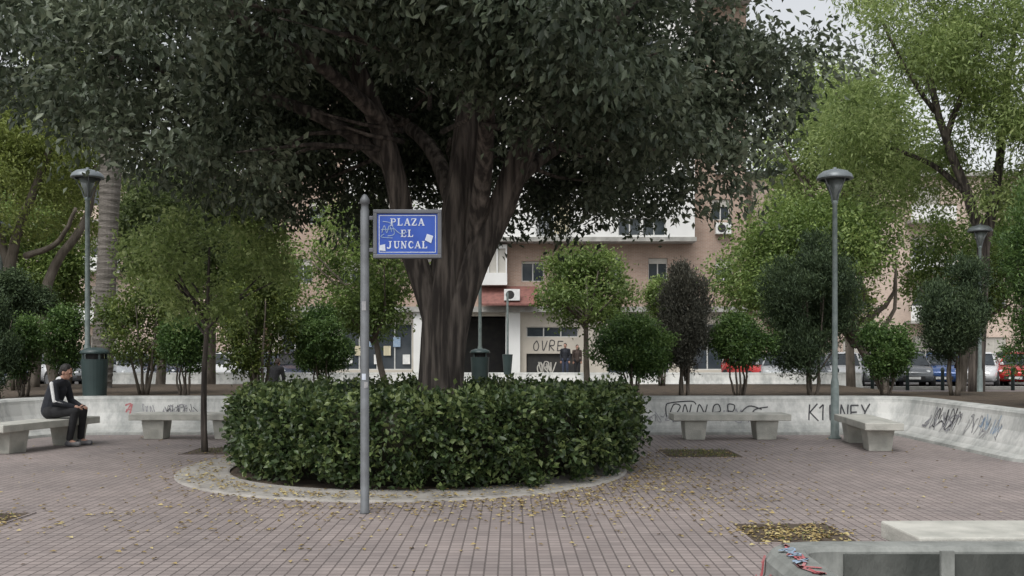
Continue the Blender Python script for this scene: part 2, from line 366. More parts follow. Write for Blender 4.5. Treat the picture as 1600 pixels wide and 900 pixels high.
LET={'K':[[(0,0),(.05,1)],[(.55,1.05),(.08,.5)],[(.08,.5),(.62,-.05)]],'1':[[(0,.75),(.25,1)],[(.25,1),(.22,0)]],'E':[[(.5,.95),(0,.95)],[(0,.95),(.02,0)],[(0,.5),(.4,.52)],[(.02,0),(.5,.03)]],
 'N':[[(0,0),(.05,1)],[(.05,1),(.45,0)],[(.45,0),(.5,1)]],'Y':[[(0,1),(.25,.5)],[(.55,1.05),(.25,.5),(.1,-.1)]],
 'R':[[(0,0),(0,1),(.4,.95),(.4,.55),(.05,.5),(.5,0)]],'O':[[(.25,1),(0,.6),(.1,.1),(.4,.05),(.5,.5),(.25,1)]],'V':[[(0,1),(.22,0),(.5,1)]]}
def word(w,adv=.75,slant=.12):
    out=[];x=0
    for ch in w:
        for s in LET[ch]: out.append([(x+u+slant*v,v) for u,v in s])
        x+=adv
    return out
def scrib(seed,n,wd,h=1):
    r=random.Random(seed); out=[];x=0
    for i in range(n):
        k=r.randint(3,6); out.append([(x+r.uniform(-.1,.5),r.uniform(0,h)) for _ in range(k)]); x+=wd/n
    return out
tag('graffiti_tag',word('K1ENEY',.68),wx(1264,18),.26,.29,.026,M['ink'],wall,backmap)
tag('graffiti_tag',[[(0,.1),(0,.8),(.3,1),(1.6,1.1),(1.9,.9)],[(.1,.1),(.5,-.1),(1,0),(.3,.3)],[(.2,.3),(.5,.9),(.9,.8),(.6,.3)],[(1.0,.3),(1.2,.9),(1.4,.3),(1.6,.9)],[(1.9,.3),(2.1,.9),(2.4,.4),(2.6,.9)],[(2.9,.3),(3,.8),(3.3,.9),(3.4,.5),(3.0,.4)],[(3.9,.4),(3.9,.9),(4.3,.85),(4.2,.5),(3.9,.5)],[(4.5,.2),(5.2,.8),(6,.6)],[(5.3,.2),(5.6,.6),(6.4,.75)]],wx(1042,18),.28,.3,.022,M['ink'],wall,backmap)
tag('graffiti_tag',scrib(3,6,2.4),wx(1120,18),.2,.28,.02,M['inkgrey'],wall,backmap)
tag('graffiti_tag',[[(0,.9),(.4,1),(.1,.4)],[(.1,.6),(.5,.6)],[(.5,1),(.4,.2)]],wx(192,18),.3,.26,.03,M['inkred'],wall,backmap)
tag('graffiti_tag',[[(0,.3),(.4,.8),(.8,.4)],[(.4,.9),(.4,.1)]],wx(365,18),.3,.22,.03,M['inkred'],wall,backmap)
tag('graffiti_tag',scrib(5,9,3.6),wx(215,18),.28,.28,.018,M['inkgrey'],wall,backmap)
tag('graffiti_tag',scrib(8,5,2.),wx(120,18),.25,.3,.018,M['inkgrey'],wall,backmap)
tag('graffiti_tag',scrib(9,9,3.),wx(255,18),.36,.2,.012,M['ink'],wall,backmap)
tag('graffiti_tag',scrib(12,7,3.2),wx(1010,18),.22,.2,.015,M['inkgrey'],wall,backmap)
tag('graffiti_tag',scrib(21,9,3.),16.0,.18,.42,.03,M['inkgrey'],wall,lambda u,v,h:sidemap(u-.3,v,h))
tag('graffiti_tag',scrib(22,7,2.4),15.9,.22,.38,.018,M['ink'],wall,lambda u,v,h:sidemap(u-.2,v,h))
tag('graffiti_tag',scrib(23,6,2.2),14.4,.3,.3,.02,M['inkblue'],wall,sidemap)
tag('graffiti_tag',scrib(24,7,3.),14.3,.2,.38,.015,M['inkgrey'],wall,sidemap)
m3=lambda u,v,h:(1.14-woff(v)-h,u,v)
tag('graffiti_tag',scrib(31,7,2.6),3.7,.42,.24,.035,M['inkred'],wall3,m3)
m4=lambda u,v,h:(1.165+v*.5,u,.7012+h)
tag('graffiti_tag',scrib(35,7,2.8,.9),3.75,.02,.22,.022,M['inkred'],wall3,m4)
tag('graffiti_tag',scrib(36,3,1.4,.9),4.0,.02,.2,.015,M['inkblue'],wall3,lambda u,v,h:(1.165+v*.5,u,.7062+h))

# ---------------------------------------------------------------- benches
def bench(x,y,rot,z=0,L=2.05,label='pale concrete slab bench on two block legs'):
    e=empty('park_bench',(x,y,z),rot,label=label,cat='bench',group='concrete benches around the plaza')
    b=MB(); b.box(-L/2,L/2,-.29,.29,.345,.46); b.obj('seat',M['bench'],parent=e,bevel=.012)
    for s in (-1,1):
        b=MB(); cx=s*L*.305; b.frustum((cx-.17,cx+.17,-.17,.17),(cx-.2,cx+.2,-.21,.21),.004,.344); b.obj('leg',M['bench'],parent=e,bevel=.01)
    return e
bench(wx(1137,17.1),17.0,0)
bench(wx(303,17.2),17.1,0)
bench(5.82,15.75,math.radians(84),L=2.1)
bench(-7.55,15.35,math.radians(74),L=2.1,label='pale concrete slab bench with a man sitting on it')
bench(3.5,6.1,math.radians(1),L=2.1,label='pale speckled concrete slab bench beside the weathered planter wall')
bench(-7.0,28.0,0,label='concrete slab bench next to the planting bed')

# ---------------------------------------------------------------- ring kerb and pits
RC=(-1.42,12.9)
b=MB(); b.lathe([(2.28,.0),(2.28,.035),(2.31,.045),(2.93,.03),(2.95,.005)],64,RC); b.obj('tree_ring_kerb',M['ring'],kind='structure',smooth=False)
b=MB(); b.lathe([(0,.02),(1,.02),(2.28,.012)],48,RC); b.obj('tree_ring_soil',M['soil'],kind='structure')
def blades(name,cx,cy,rx,ry,n,h,seed,mat=None):
    rng=np.random.default_rng(abs(int(seed))); C=np.stack([cx+rng.uniform(-rx,rx,n),cy+rng.uniform(-ry,ry,n),np.full(n,.01)],1)
    A=rng.normal(size=(n,3))*.5+np.array([0,0,1.]); o=leafmesh(name,C,A,h,mat or M['grass'],None,width=.25,seed=seed); o['kind']='stuff'; return o
def pit(x,y,s,rot=0,grass=0):
    b=MB(); h=s/2
    b.box(-h,h,-h,h,.002,.008); b.mi=1
    b.box(-h-.03,-h,-h-.03,h+.03,.002,.014);b.box(h,h+.03,-h-.03,h+.03,.002,.014);b.box(-h,h,-h-.03,-h,.002,.014);b.box(-h,h,h,h+.03,.002,.014)
    b.obj('tree_pit',[M['soil'],M['paver']],loc=(x,y,0),kind='structure')
    if grass: blades('grass',x,y,h*.9,h*.9,grass,.04,abs(int(x*10+50)))
pit(2.85,14.6,1.1,grass=420); pit(2.42,8.3,.85,grass=60); pit(-5.1,8.85,.9,grass=120); pit(wx(345,14.9),14.95,.95,grass=120)

# ---------------------------------------------------------------- hedge
def wave(t,f=1,s=0): return .5*np.sin(3*t*f+s)+.35*np.sin(7*t*f+1.7*s+1)+.3*np.sin(13*t*f+2.3*s)
HC=np.array([-1.02,13.15,0])
hed=empty('round_hedge',(HC[0],HC[1],0),label='dense dark green clipped ring hedge around the large tree',cat='hedge')
rng=np.random.default_rng(11); ncl=3600
th=rng.uniform(0,2*np.pi,ncl); u=rng.uniform(0,1,ncl)
ro=2.60+.08*wave(th,1,.3); zt=1.0+.045*wave(th,1.3,2.)
zlo=.10+.10*np.abs(wave(th,2.1,.7))
z=np.where(u<.62,(zlo+(1-zlo)*rng.uniform(0,1,ncl))*zt,np.where(u<.86,zt-.02,rng.uniform(.3,1,ncl)*zt))
r=np.where(u<.62,ro-.32*np.clip(.4-z,0,1)*1.2,np.where(u<.86,rng.uniform(1.6,2.62,ncl),1.62))
r=r+.07*np.sin(th*23+z*9)+.055*np.sin(th*41-z*17)
edge=(u<.62)&(z>zt-.12); r=np.where(edge,r-.06,r)
cc=np.stack([r*np.cos(th),r*np.sin(th),z],1)+rng.normal(0,.045,(ncl,3))
out=np.where((u<.62)[:,None],np.stack([np.cos(th),np.sin(th),0*th+.2],1),np.where((u<.86)[:,None],np.stack([0*th,0*th,0*th+1.],1),np.stack([-np.cos(th),-np.sin(th),0*th],1)))
I=np.repeat(np.arange(ncl),15); n=len(I)
C=cc[I]+rng.normal(size=(n,3))*.055; A=out[I]*.45+rng.normal(size=(n,3))*.6+np.array([0,0,-.05])
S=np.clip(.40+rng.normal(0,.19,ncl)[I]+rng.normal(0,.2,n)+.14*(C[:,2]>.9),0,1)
C[:,2]=np.maximum(C[:,2],.02)
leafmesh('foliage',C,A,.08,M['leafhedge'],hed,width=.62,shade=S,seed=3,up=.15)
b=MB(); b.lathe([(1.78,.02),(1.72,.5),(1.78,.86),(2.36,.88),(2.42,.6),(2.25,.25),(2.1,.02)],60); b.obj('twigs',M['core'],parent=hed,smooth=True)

# ---------------------------------------------------------------- main tree
T=(-.98,13.25,0)
tree=empty('large_tree',T,label='large spreading dark-leaved tree with thick forked trunk',cat='tree')
b=MB()
def limb(pts,rad,n,seg=20,fl=.13,seed=0):
    p,r=resample(pts,rad,n); b.tube(p,r,seg,flute=fl,seed=seed)
limb([(-.04,0,0),(-.04,0,.5),(.0,0,1.4),(.06,0,2.2),(.16,0,3.0),(.34,.05,4.2),(.42,.2,5.6),(.3,.3,7.5)],[.42,.29,.275,.29,.26,.22,.18,.12],30,40,.17,1)
limb([(-.08,-.06,.2),(-.07,-.10,1.2),(-.06,-.10,1.9),(-.22,-.12,2.45),(-.45,-.15,3.1),(-.68,-.3,4.2),(-1.2,-.6,5.6),(-1.9,-.9,7)],[.22,.19,.19,.165,.15,.14,.12,.09],26,24,.13,2)
limb([(.08,.02,.2),(.09,-.05,1.2),(.18,-.06,2.0),(.46,-.08,2.75),(.86,-.1,3.6),(1.18,-.2,4.4),(1.8,-.3,5.4),(2.7,-.4,6.4)],[.25,.22,.22,.19,.18,.16,.13,.09],26,24,.13,3)
limb([(.02,-.2,.1),(.02,-.2,1.0),(.07,-.2,1.9),(.2,-.18,2.9),(.32,-.1,3.8)],[.13,.09,.09,.10,.08],18,16,.1,9)
limb([(.3,.1,3.0),(.1,.5,3.8),(-.3,1.2,4.7),(-1.2,2.2,5.5)],[.15,.13,.11,.07],12,12,.08,4)
limb([(.45,0,3.0),(.6,-.5,3.9),(.7,-1.4,4.8),(.9,-2.6,5.6)],[.14,.12,.1,.06],12,12,.08,5)
limb([(.7,.1,3.5),(1.3,.8,4.3),(2.2,1.6,5.0),(3.2,2.0,5.4)],[.12,.11,.09,.05],12,12,.08,6)
limb([(-.55,-.2,4.0),(-1.5,-.2,4.7),(-2.9,-.2,5.2),(-4.4,-.4,5.5)],[.11,.09,.07,.05],12,12,.08,7)
limb([(-.7,-.3,4.6),(-1.4,-1.4,5.1),(-2.3,-2.6,5.4)],[.11,.08,.05],12,10,.08,8)
rr=random.Random(5)
for i in range(46):
    a=rr.uniform(0,6.28); r0=rr.uniform(.6,2.4); r1=r0+rr.uniform(1,2); z0=rr.uniform(4.0,5.4)
    b.tube([(r0*math.cos(a)*.9,r0*math.sin(a)*.9,z0+.25*r0),((r0+r1)/2*math.cos(a+.15),(r0+r1)/2*math.sin(a+.15),z0+.15),(r1*math.cos(a+.1),r1*math.sin(a+.1),z0+rr.uniform(-.3,.3))],[.04,.026,.01],6)
b.obj('trunk',M['bark'],parent=tree,smooth=True)
lob=[]
for i in range(120):
    a=rr.uniform(0,2*math.pi); q=math.sqrt(rr.uniform(.12,1)); rad=4.4*q
    x=rad*math.cos(a); y=rad*math.sin(a)
    base=3.95+.35*math.sin(a*3+1)+(.9 if q<.5 else 0)+rr.uniform(-.15,.45)
    if x<-3: base+=.25
    if x>3.2: base+=.3
    if y<0 and abs(x)<2.2: base+=.5
    if y>0 and -.9<x<1.6: base+=.45
    s=rr.uniform(.5,.98)
    z=base+s*.85+(rr.random()**1.5)*2.2*(1 if rr.random()<.55 else 0)
    lob.append((x,y,z,s*1.15,s*1.15,s*.85))
for x,y,z,s in [(-5.3,-.5,5.5,1.1),(-5.9,.6,6.1,1.2),(-6.6,-.3,6.5,1.2),(-5,-1.8,5.9,1.),(-6.3,1.8,6.3,1.3),(-7.4,.5,6.8,1.2),(-4.6,1.5,4.9,.9),(4.9,-.3,5.5,.8),(4.6,1.2,5.4,.85),(2.4,2.2,4.2,.5),(3.1,2.4,4.2,.55),(-2.6,2.2,4.1,.6),(-1.6,3.2,4.2,.6),(.85,1.0,4.1,.35),(1.6,1.6,4.25,.4)]:
    lob.append((x,y,z,s,s,s*.8))
for i in range(46):   # ragged hanging sprays along the lower rim
    a=rr.uniform(-.6,3.9); rad=rr.uniform(2.3,4.7); x=rad*math.cos(a); y=rad*math.sin(a)
    if -1.1<x<.9 and y<1.5: continue
    s=rr.uniform(.2,.36); lob.append((x,y,rr.uniform(3.65,4.3)+(.3 if x<-3 else 0),s,s,s*1.5))
C,A,S=crown_pts(lob,3500,44,.17,21,inner=.5,axis=(0,0,-.35))
top_l=ell_lobes((-.3,0,8),(4.9,4.6,2.3),34,.3,77,fill=.8)
C2,A2,S2=crown_pts(top_l,700,24,.3,22,inner=.5)
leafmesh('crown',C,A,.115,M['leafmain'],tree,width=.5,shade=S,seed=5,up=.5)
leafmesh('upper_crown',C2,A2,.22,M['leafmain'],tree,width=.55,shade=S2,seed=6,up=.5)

# ---------------------------------------------------------------- other trees & bushes
sd_=[100]
def plant(name,label,cat,x0,x1,y0,y1,d,mat,gz=.6,stemx=None,stemr=.05,nst=1,lobes=14,lr=.42,clumps=260,per=26,leaf=.08,sig=.1,bark='bark2',axis=(0,0,-.1),depth=1.0,group=None,spread=.5,width=.5,fill=.62,outb=.6,inner=.45):
    sd_[0]+=1; s=sd_[0]; q=random.Random(s)
    cx=wx((x0+x1)/2,d); rx=(x1-x0)/2*d/1500; zt=wz(y0,d); zb=max(wz(y1,d),gz+.05); cz=(zt+zb)/2; rz=(zt-zb)/2
    sx=wx(stemx,d) if stemx else cx
    e=empty(name,(sx,d,gz),label=label,cat=cat,group=group)
    b=MB()
    for i in range(nst):
        a=6.28*i/max(nst,1)+q.uniform(0,1); off=.08*(nst>1); ex=(cx-sx)+math.cos(a)*rx*spread*(nst>1); ey=math.sin(a)*rx*spread*(nst>1)
        p=[(off*math.cos(a),off*math.sin(a),0),(off*math.cos(a)+ex*.25+q.uniform(-.04,.04),ey*.3,(zb-gz)*.6+.1),(ex*.6,ey*.6,(zb-gz)+rz*.35),(ex,ey,cz-gz+rz*.25)]
        pp,rr_=resample(p,[stemr,stemr*.8,stemr*.6,stemr*.25],9,wob=.012,seed=s+i); b.tube(pp,rr_,8)
    nb=8 if nst==1 else 3
    for i in range(nb):
        a=q.uniform(0,6.28); z0=(zb-gz)+rz*q.uniform(-.05,.4)
        bx=(cx-sx)*.5; p=[(bx,0,z0),(bx+rx*.35*math.cos(a),rx*.35*math.sin(a),z0+rz*.35),((cx-sx)+rx*.75*math.cos(a),rx*.75*math.sin(a),z0+rz*q.uniform(.5,1.1))]
        b.tube(*resample(p,[stemr*.5,stemr*.35,stemr*.12],6),6)
    b.obj('trunk',M[bark],parent=e,smooth=True)
    lb=ell_lobes((cx-sx,0,cz-gz),(rx,rx*depth,rz),lobes,lr,s,fill=fill)
    C,A,S=crown_pts(lb,clumps,per,sig,s,inner=inner,axis=axis,outb=outb)
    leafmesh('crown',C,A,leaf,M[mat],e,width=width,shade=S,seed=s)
    return e
gb='clipped round bushes in the planting bed'
def rb(x0,x1,y0,y1,d,mat='leafbush',label='round clipped green bush on several thin stems'):
    w_=(x1-x0)*d/1500
    plant('bush',label,'bush',x0,x1,y0,y1,d,mat,nst=6,stemr=.025,lobes=20,lr=.34,clumps=int(280*w_*w_)+120,per=28,leaf=.07,sig=.085,group=gb,fill=.7)
rb(5,70,480,603,20); rb(66,136,478,590,21); rb(250,327,488,588,19.6); rb(453,553,473,596,21.3); rb(922,1053,496,588,19.3); rb(1107,1205,485,585,19.8); rb(1343,1425,500,595,20.6)
rb(-30,78,415,510,23,'thuja','dark green rounded bush with dense foliage'); rb(1008,1060,425,520,26,'leaforange','light green bush beside the bed')
gt='conifers in the planting bed'
def thuja(x0,x1,y0,y1,d,mat='thuja',label='dark green dense upright conifer',n=5,**k):
    w_=(x1-x0)*d/1500
    plant('conifer_tree',label,'conifer',x0,x1,y0,y1,d,mat,nst=n,stemr=.04,lobes=32,lr=.28,clumps=int(600*w_)+260,per=32,leaf=.08,sig=.095,axis=(0,0,.9),outb=.35,width=.3,group=gt,spread=.25,fill=.72,**k)
thuja(-40,24,445,618,18.9); thuja(1030,1111,403,600,19.8,'thujabrown','dry grey-brown upright conifer, partly dead'); thuja(1193,1347,362,598,20); thuja(1432,1552,400,572,20.5,label='dark green conifer on bare lower stems')
plant('conifer_tree','tall bright green dense conifer at the bed corner','conifer',1552,1720,250,632,16.3,'leafbush',nst=3,stemr=.05,lobes=34,lr=.32,clumps=1400,per=34,leaf=.07,sig=.09,axis=(0,0,.5),group=gt,width=.35)
gs='small leafy trees in the planting bed'
plant('small_tree','bushy green multi-stem tree','tree',148,302,420,575,21,'leafshrub',nst=5,stemr=.04,lobes=24,lr=.28,clumps=460,per=24,leaf=.085,sig=.13,group=gs,fill=.78)
plant('small_tree','bushy yellow-green multi-stem tree','tree',342,468,395,590,20.5,'leafshrub',nst=5,stemr=.045,lobes=24,lr=.28,clumps=460,per=24,leaf=.085,sig=.13,group=gs,fill=.78)
plant('small_tree','slender young tree with a light crown in a paving pit','tree',190,465,295,530,14.85,'leaffeather',gz=0,stemx=320,stemr=.055,lobes=34,lr=.19,clumps=420,per=20,leaf=.085,sig=.14,group=gs,bark='bark',depth=.9,fill=.86,inner=.2)
plant('small_tree','orange tree with light green crown and thin trunk','tree',455,670,295,530,24,'leaforange',stemx=603,stemr=.09,lobes=32,lr=.26,clumps=800,per=24,leaf=.105,sig=.17,group=gs,fill=.8)
plant('small_tree','orange tree with light green crown and thin trunk','tree',832,1000,378,518,24,'leaforange',stemx=917,stemr=.085,lobes=26,lr=.28,clumps=540,per=26,leaf=.1,sig=.15,group=gs,fill=.78)
gst='tall trees by the street'
def broad(x0,x1,y0,y1,d,sx,mat='leafdark',label='dark green leafy street tree',cl=900,leaf=.15,lobes=32,**k):
    plant('broad_tree',label,'tree',x0,x1,y0,y1,d,mat,stemx=sx,stemr=.18,lobes=lobes,lr=.28,clumps=cl,per=26,leaf=leaf,sig=.26,gz=0,group=gst,fill=.74,**k)
broad(1115,1430,295,540,27,1395,'leaforange','broad bright green leafy tree',1500,.12,36)
broad(160,370,230,500,31,250)
broad(-80,140,310,520,31,90,'leaforange','light green leafy street tree',900)
broad(320,480,330,530,32,400,'leaforange','light green leafy street tree',600)
broad(1410,1650,320,530,33,1500,'leaforange','light green leafy street tree',700)
broad(1165,1460,80,400,34.5,1330,'leaffeather','pale green feathery street tree',1250,.17,40)
broad(-60,150,120,360,34.5,20,'leafyellow','yellow-green leafy street tree',800,.17)
broad(230,440,180,430,35,330,'leafdark','dark green leafy street tree',700,.17)
def tall(label,d,base,limbs,lob,mat,clumps,per,leaf,sig,seed,gz=.0,width=.34):
    bx=wx(base,d); e=empty('tall_tree',(bx,d,gz),label=label,cat='tree',group=gst); b=MB()
    for pts,r0,r1 in limbs:
        P=[(wx(px,d)-bx,oy,wz(py,d)-gz) for px,py,oy in pts]
        rad=[r0+(r1-r0)*i/(len(P)-1) for i in range(len(P))]
        b.tube(*resample(P,rad,len(P)*4,wob=.02,seed=seed),12,flute=.06)
    b.obj('trunk',M['bark2' if 'pale' in label else 'bark'],parent=e,smooth=True)
    L=[]
    for px,py,oy,r in lob: L.append((wx(px,d)-bx,oy,wz(py,d)-gz,r*1.25,r*1.1,r*.7))
    C,A,S=crown_pts(L,clumps,per,sig,seed,inner=.2,axis=(0,0,-.3),outb=.45)
    leafmesh('crown',C,A,leaf,M[mat],e,width=width,shade=S,seed=seed)
q=random.Random(3); L=[]
for i in range(120):
    px=q.uniform(1290,1780); py=q.uniform(-300,320)
    if px<1400 and py>260: continue
    if px<1350 and py<-20: continue
    if 1395<px<1450 and 20<py<110: continue
    L.append((px,py,q.uniform(-2.2,2.2),q.uniform(.5,.95)))
tall('tall tree with feathery yellow-green foliage and dark forking limbs',26,1525,
 [([(1525,620,0),(1530,480,0),(1535,380,0),(1500,290,-.2),(1455,180,-.4),(1430,60,-.5)],.22,.06),([(1532,420,0),(1560,300,.2),(1580,160,.3),(1600,20,.4)],.16,.05),
  ([(1500,300,-.2),(1470,250,.6),(1390,200,1.2),(1330,120,1.4)],.09,.025),([(1470,220,-.3),(1500,120,-.6),(1530,20,-.8)],.09,.035),([(1450,180,-.4),(1390,110,-.8),(1350,40,-1)],.07,.025)],
 L,'leaffeather',4300,30,.16,.32,41,width=.3)
L=[]
for i in range(52):
    px=q.uniform(-160,140); py=q.uniform(90,360)
    if px>95 and py>290: continue
    L.append((px,py,q.uniform(-1.8,1.8),q.uniform(.5,.9)))
tall('tree with yellow-green foliage and pale leaning forked trunks',25,60,
 [([(20,640,0),(25,520,0),(15,420,0),(40,330,0),(80,230,0)],.2,.08),([(50,620,0),(70,440,.2),(120,340,.5),(130,250,.8)],.16,.06),([(15,420,0),(-20,320,.2),(-60,200,.3)],.12,.05),([(40,400,0),(100,380,-.3),(135,330,-.6)],.09,.04)],
 L,'leafyellow',1500,28,.14,.26,42)

# palm
pd=24.5; px_=wx(163,pd); pe=empty('palm_tree',(px_,pd,.6),label='tall palm tree with a thick ringed grey trunk',cat='palm tree')
b=MB(); n=180; pts=[];rad=[]
for i in range(n):
    z=i/(n-1)*10.6; pts.append((.25*math.sin(z*.12)+(z-5)*.015,0,z)); rad.append((.245+.012*(i%3==0)+.015*math.sin(z*1.3)))
b.tube(pts,rad,18); b.obj('trunk',M['palm'],parent=pe)
rng=np.random.default_rng(9); Cs=[];As=[]
for k in range(30):
    a=k*2.4; el=rng.uniform(-.2,1.1); prev=np.array([.3,0,10.6]);dr=np.array([math.cos(a)*math.cos(el),math.sin(a)*math.cos(el),math.sin(el)])
    for j in range(42):
        p=prev+dr*.075; dr=dr+np.array([0,0,-.035]); dr/=np.linalg.norm(dr); prev=p
        s=np.cross(dr,[0,0,1.]); s/=np.linalg.norm(s)+1e-6
        for sg in (-1,1): Cs.append(p);As.append(s*sg+dr*.6+np.array([0,0,-.15]))
leafmesh('fronds',np.array(Cs),np.array(As),.5,M['leafdark'],pe,width=.1,seed=4)

# ---------------------------------------------------------------- fallen leaves
rng=np.random.default_rng(31)
def fl(n,cx,cy,sx,sy): return np.stack([rng.normal(cx,sx,n),rng.normal(cy,sy,n)],1)
ta=rng.uniform(0,2*np.pi,1700); tr=2.7+np.abs(rng.normal(0,.45,1700))
ringp=np.stack([RC[0]+.35+tr*np.cos(ta),RC[1]+tr*np.sin(ta)],1)
P=np.concatenate([ringp,fl(650,0.4,10.0,1.5,.6),fl(350,1.9,11.6,.7,1.0),fl(300,-2.2,9.2,1.6,.7),np.stack([rng.uniform(-9,8,900),rng.uniform(5,17.5,900)],1),fl(330,2.42,8.3,.28,.25),fl(150,-5.1,8.8,.4,.3),fl(120,2.85,14.6,.4,.35)])
dd=np.hypot(P[:,0]-HC[0],P[:,1]-HC[1]); k=(P[:,0]<7)&(P[:,0]>-8.5)&(P[:,1]<17.7)&(P[:,1]>4.9)&(dd>2.3); P=P[k]; n=len(P)
dr2=np.hypot(P[:,0]-RC[0],P[:,1]-RC[1]); Z=np.where((dr2<2.96)&(dr2>2.2),.052,.014)
C=np.concatenate([P,Z[:,None]],1); a=rng.uniform(0,6.28,n); A=np.stack([np.cos(a),np.sin(a),rng.uniform(.0,.25,n)],1)
o=leafmesh('fallen_leaves',C,A,.055,M['fallen'],None,width=.55,seed=8,up=3); o['kind']='stuff'

# ---------------------------------------------------------------- street lamps
def lamp(x,y,z,h,label='tall grey-green street lamp with a domed lantern'):
    e=empty('street_lamp',(x,y,z),label=label,cat='street lamp',group='street lamps around the plaza')
    b=MB(); b.lathe([(0,0),(.11,0),(.11,.03),(.075,.06),(.07,1.0),(.06,1.05),(.05,1.1),(.042,h-.62),(.055,h-.6),(.055,h-.55),(0,h-.55)],14); b.obj('pole',M['pole'],parent=e,smooth=True)
    b=MB(); b.lathe([(0,h-.549),(.05,h-.549),(.075,h-.42),(.165,h-.18),(0,h-.18)],16); b.obj('lantern_glass',M['lglass'],parent=e,smooth=True)
    for i in range(4):
        b=MB(); a=i*math.pi/2+.5; b.tube([(.06*math.cos(a),.06*math.sin(a),h-.56),(.10*math.cos(a),.10*math.sin(a),h-.42),(.24*math.cos(a),.24*math.sin(a),h-.17)],[.011]*3,6)
        b.obj('bracket',M['capm'],parent=e)
    b=MB(); b.lathe([(.25,h-.179),(.315,h-.17),(.315,h-.15),(.29,h-.09),(.21,h-.03),(.1,h),(.03,h+.01),(.03,h+.04),(0,h+.04)],24); b.obj('lantern_cap',M['capm'],parent=e,smooth=True)
    return e
lamp(wx(1303,17.1),17.05,0,4.78); lamp(wx(135,18.9),18.95,.6,wz(265,18.95)-.6); 
lamp(wx(1531,25.6),25.6,0,wz(352,25.6)); lamp(wx(2,26.3),26.3,.6,wz(348,26.3)-.6); lamp(wx(750,26.2),26.2,.6,wz(352,26.2)-.6)

# ---------------------------------------------------------------- bins
def bin_(x,y,z,s=1,label='dark green cylindrical litter bin with a domed lid'):
    e=empty('litter_bin',(x,y,z),label=label,cat='litter bin',group='litter bins')
    b=MB(); b.lathe([(0,.0),(.2*s,.0),(.2*s,.06),(.215*s,.08),(.25*s,.8*s),(.0,.8*s)],24); b.obj('body',M['bin'],parent=e,smooth=False)
    b=MB(); b.lathe([(.0,.8*s+.003),(.17*s,.8*s+.003),(.17*s,.9*s),(.0,.9*s)],20); b.obj('opening',M['dark'],parent=e)
    b=MB(); b.lathe([(.0,.9*s+.002),(.27*s,.9*s+.002),(.275*s,.93*s),(.24*s,.98*s),(.13*s,1.02*s),(0,1.03*s)],24); b.obj('lid',M['bin'],parent=e,smooth=True)
    for i in range(4):
        b=MB(); a=.8+i*math.pi/2; cx,cy=.22*s*math.cos(a),.22*s*math.sin(a); b.box(cx-.02,cx+.02,cy-.02,cy+.02,.79*s,.91*s)
        b.obj('lid_support',M['bin'],parent=e)
    return e
bin_(wx(148,18.6),18.6,.6,1.0); bin_(wx(750,25.2),25.2,.6,.98)
pb=empty('pole_bin',(wx(793,34),34,0),label='thin grey post with a small dark bin mounted on it',cat='litter bin')
b=MB(); b.lathe([(0,0),(.045,0),(.04,3.6),(0,3.6)],10); b.obj('post',M['pole'],parent=pb)
b=MB(); b.lathe([(0,.7),(.13,.7),(.18,1.35),(.19,1.4),(0,1.42)],14,(0,-.22)); b.obj('bin_body',M['bin'],parent=pb)

# ---------------------------------------------------------------- sign post
sx_=wx(570,9.3); sp=empty('street_sign_post',(sx_,9.3,0),label='grey metal post with blue street name plate on bracket',cat='street sign')
b=MB(); b.lathe([(0,0),(.05,0),(.05,.02),(.043,.03),(.043,2.94),(.036,2.96),(.036,3.0),(.05,3.01),(.045,3.05),(.02,3.09),(0,3.1)],18); b.obj('post',M['signpole'],parent=sp,smooth=True)
for z0,z1,a0,m_ in ((1.97,2.06,4.2,'inkgrey'),(1.3,1.36,4.2,'letter'),(1.22,1.28,4.7,'inkgrey')):
    b=MB(); vs=[(.0455*math.cos(a0+t*.22),.0455*math.sin(a0+t*.22),z) for z in (z0,z1) for t in range(5)]
    b.add(vs,[(t,t+1,t+6,t+5) for t in range(4)]); b.obj('sticker',M[m_],parent=sp)
W0,W1,Z0,Z1=.085,.745,2.475,2.945
pan=MB(); pan.box(W0+.02,W1-.02,-.025,.025,Z0+.02,Z1-.02); panel=pan.obj('sign_panel',M['blue'],parent=sp,bevel=.006)
b=MB(); t=.038; b.box(W0,W1,-.04,.04,Z1-t,Z1); b.box(W0,W1,-.04,.04,Z0,Z0+t); b.box(W0,W0+t,-.04,.04,Z0+t,Z1-t); b.box(W1-t,W1,-.04,.04,Z0+t,Z1-t); b.box(.043,W0,-.02,.02,Z1-.10,Z1-.06); b.box(.043,W0,-.02,.02,Z0+.06,Z0+.1)
b.obj('frame',M['frame'],parent=panel,bevel=.006)
b=MB(); y=-.027; bx0,bx1,bz0,bz1=W0+.055,W1-.055,Z0+.055,Z1-.055; t=.006
b.box(bx0,bx1,y,y+.001,bz1-t,bz1);b.box(bx0,bx1,y,y+.001,bz0,bz0+t);b.box(bx0,bx0+t,y,y+.001,bz0+t,bz1-t);b.box(bx1-t,bx1,y,y+.001,bz0+t,bz1-t)
b.obj('border_line',M['letter'],parent=panel)
TK,TN=.2,.1
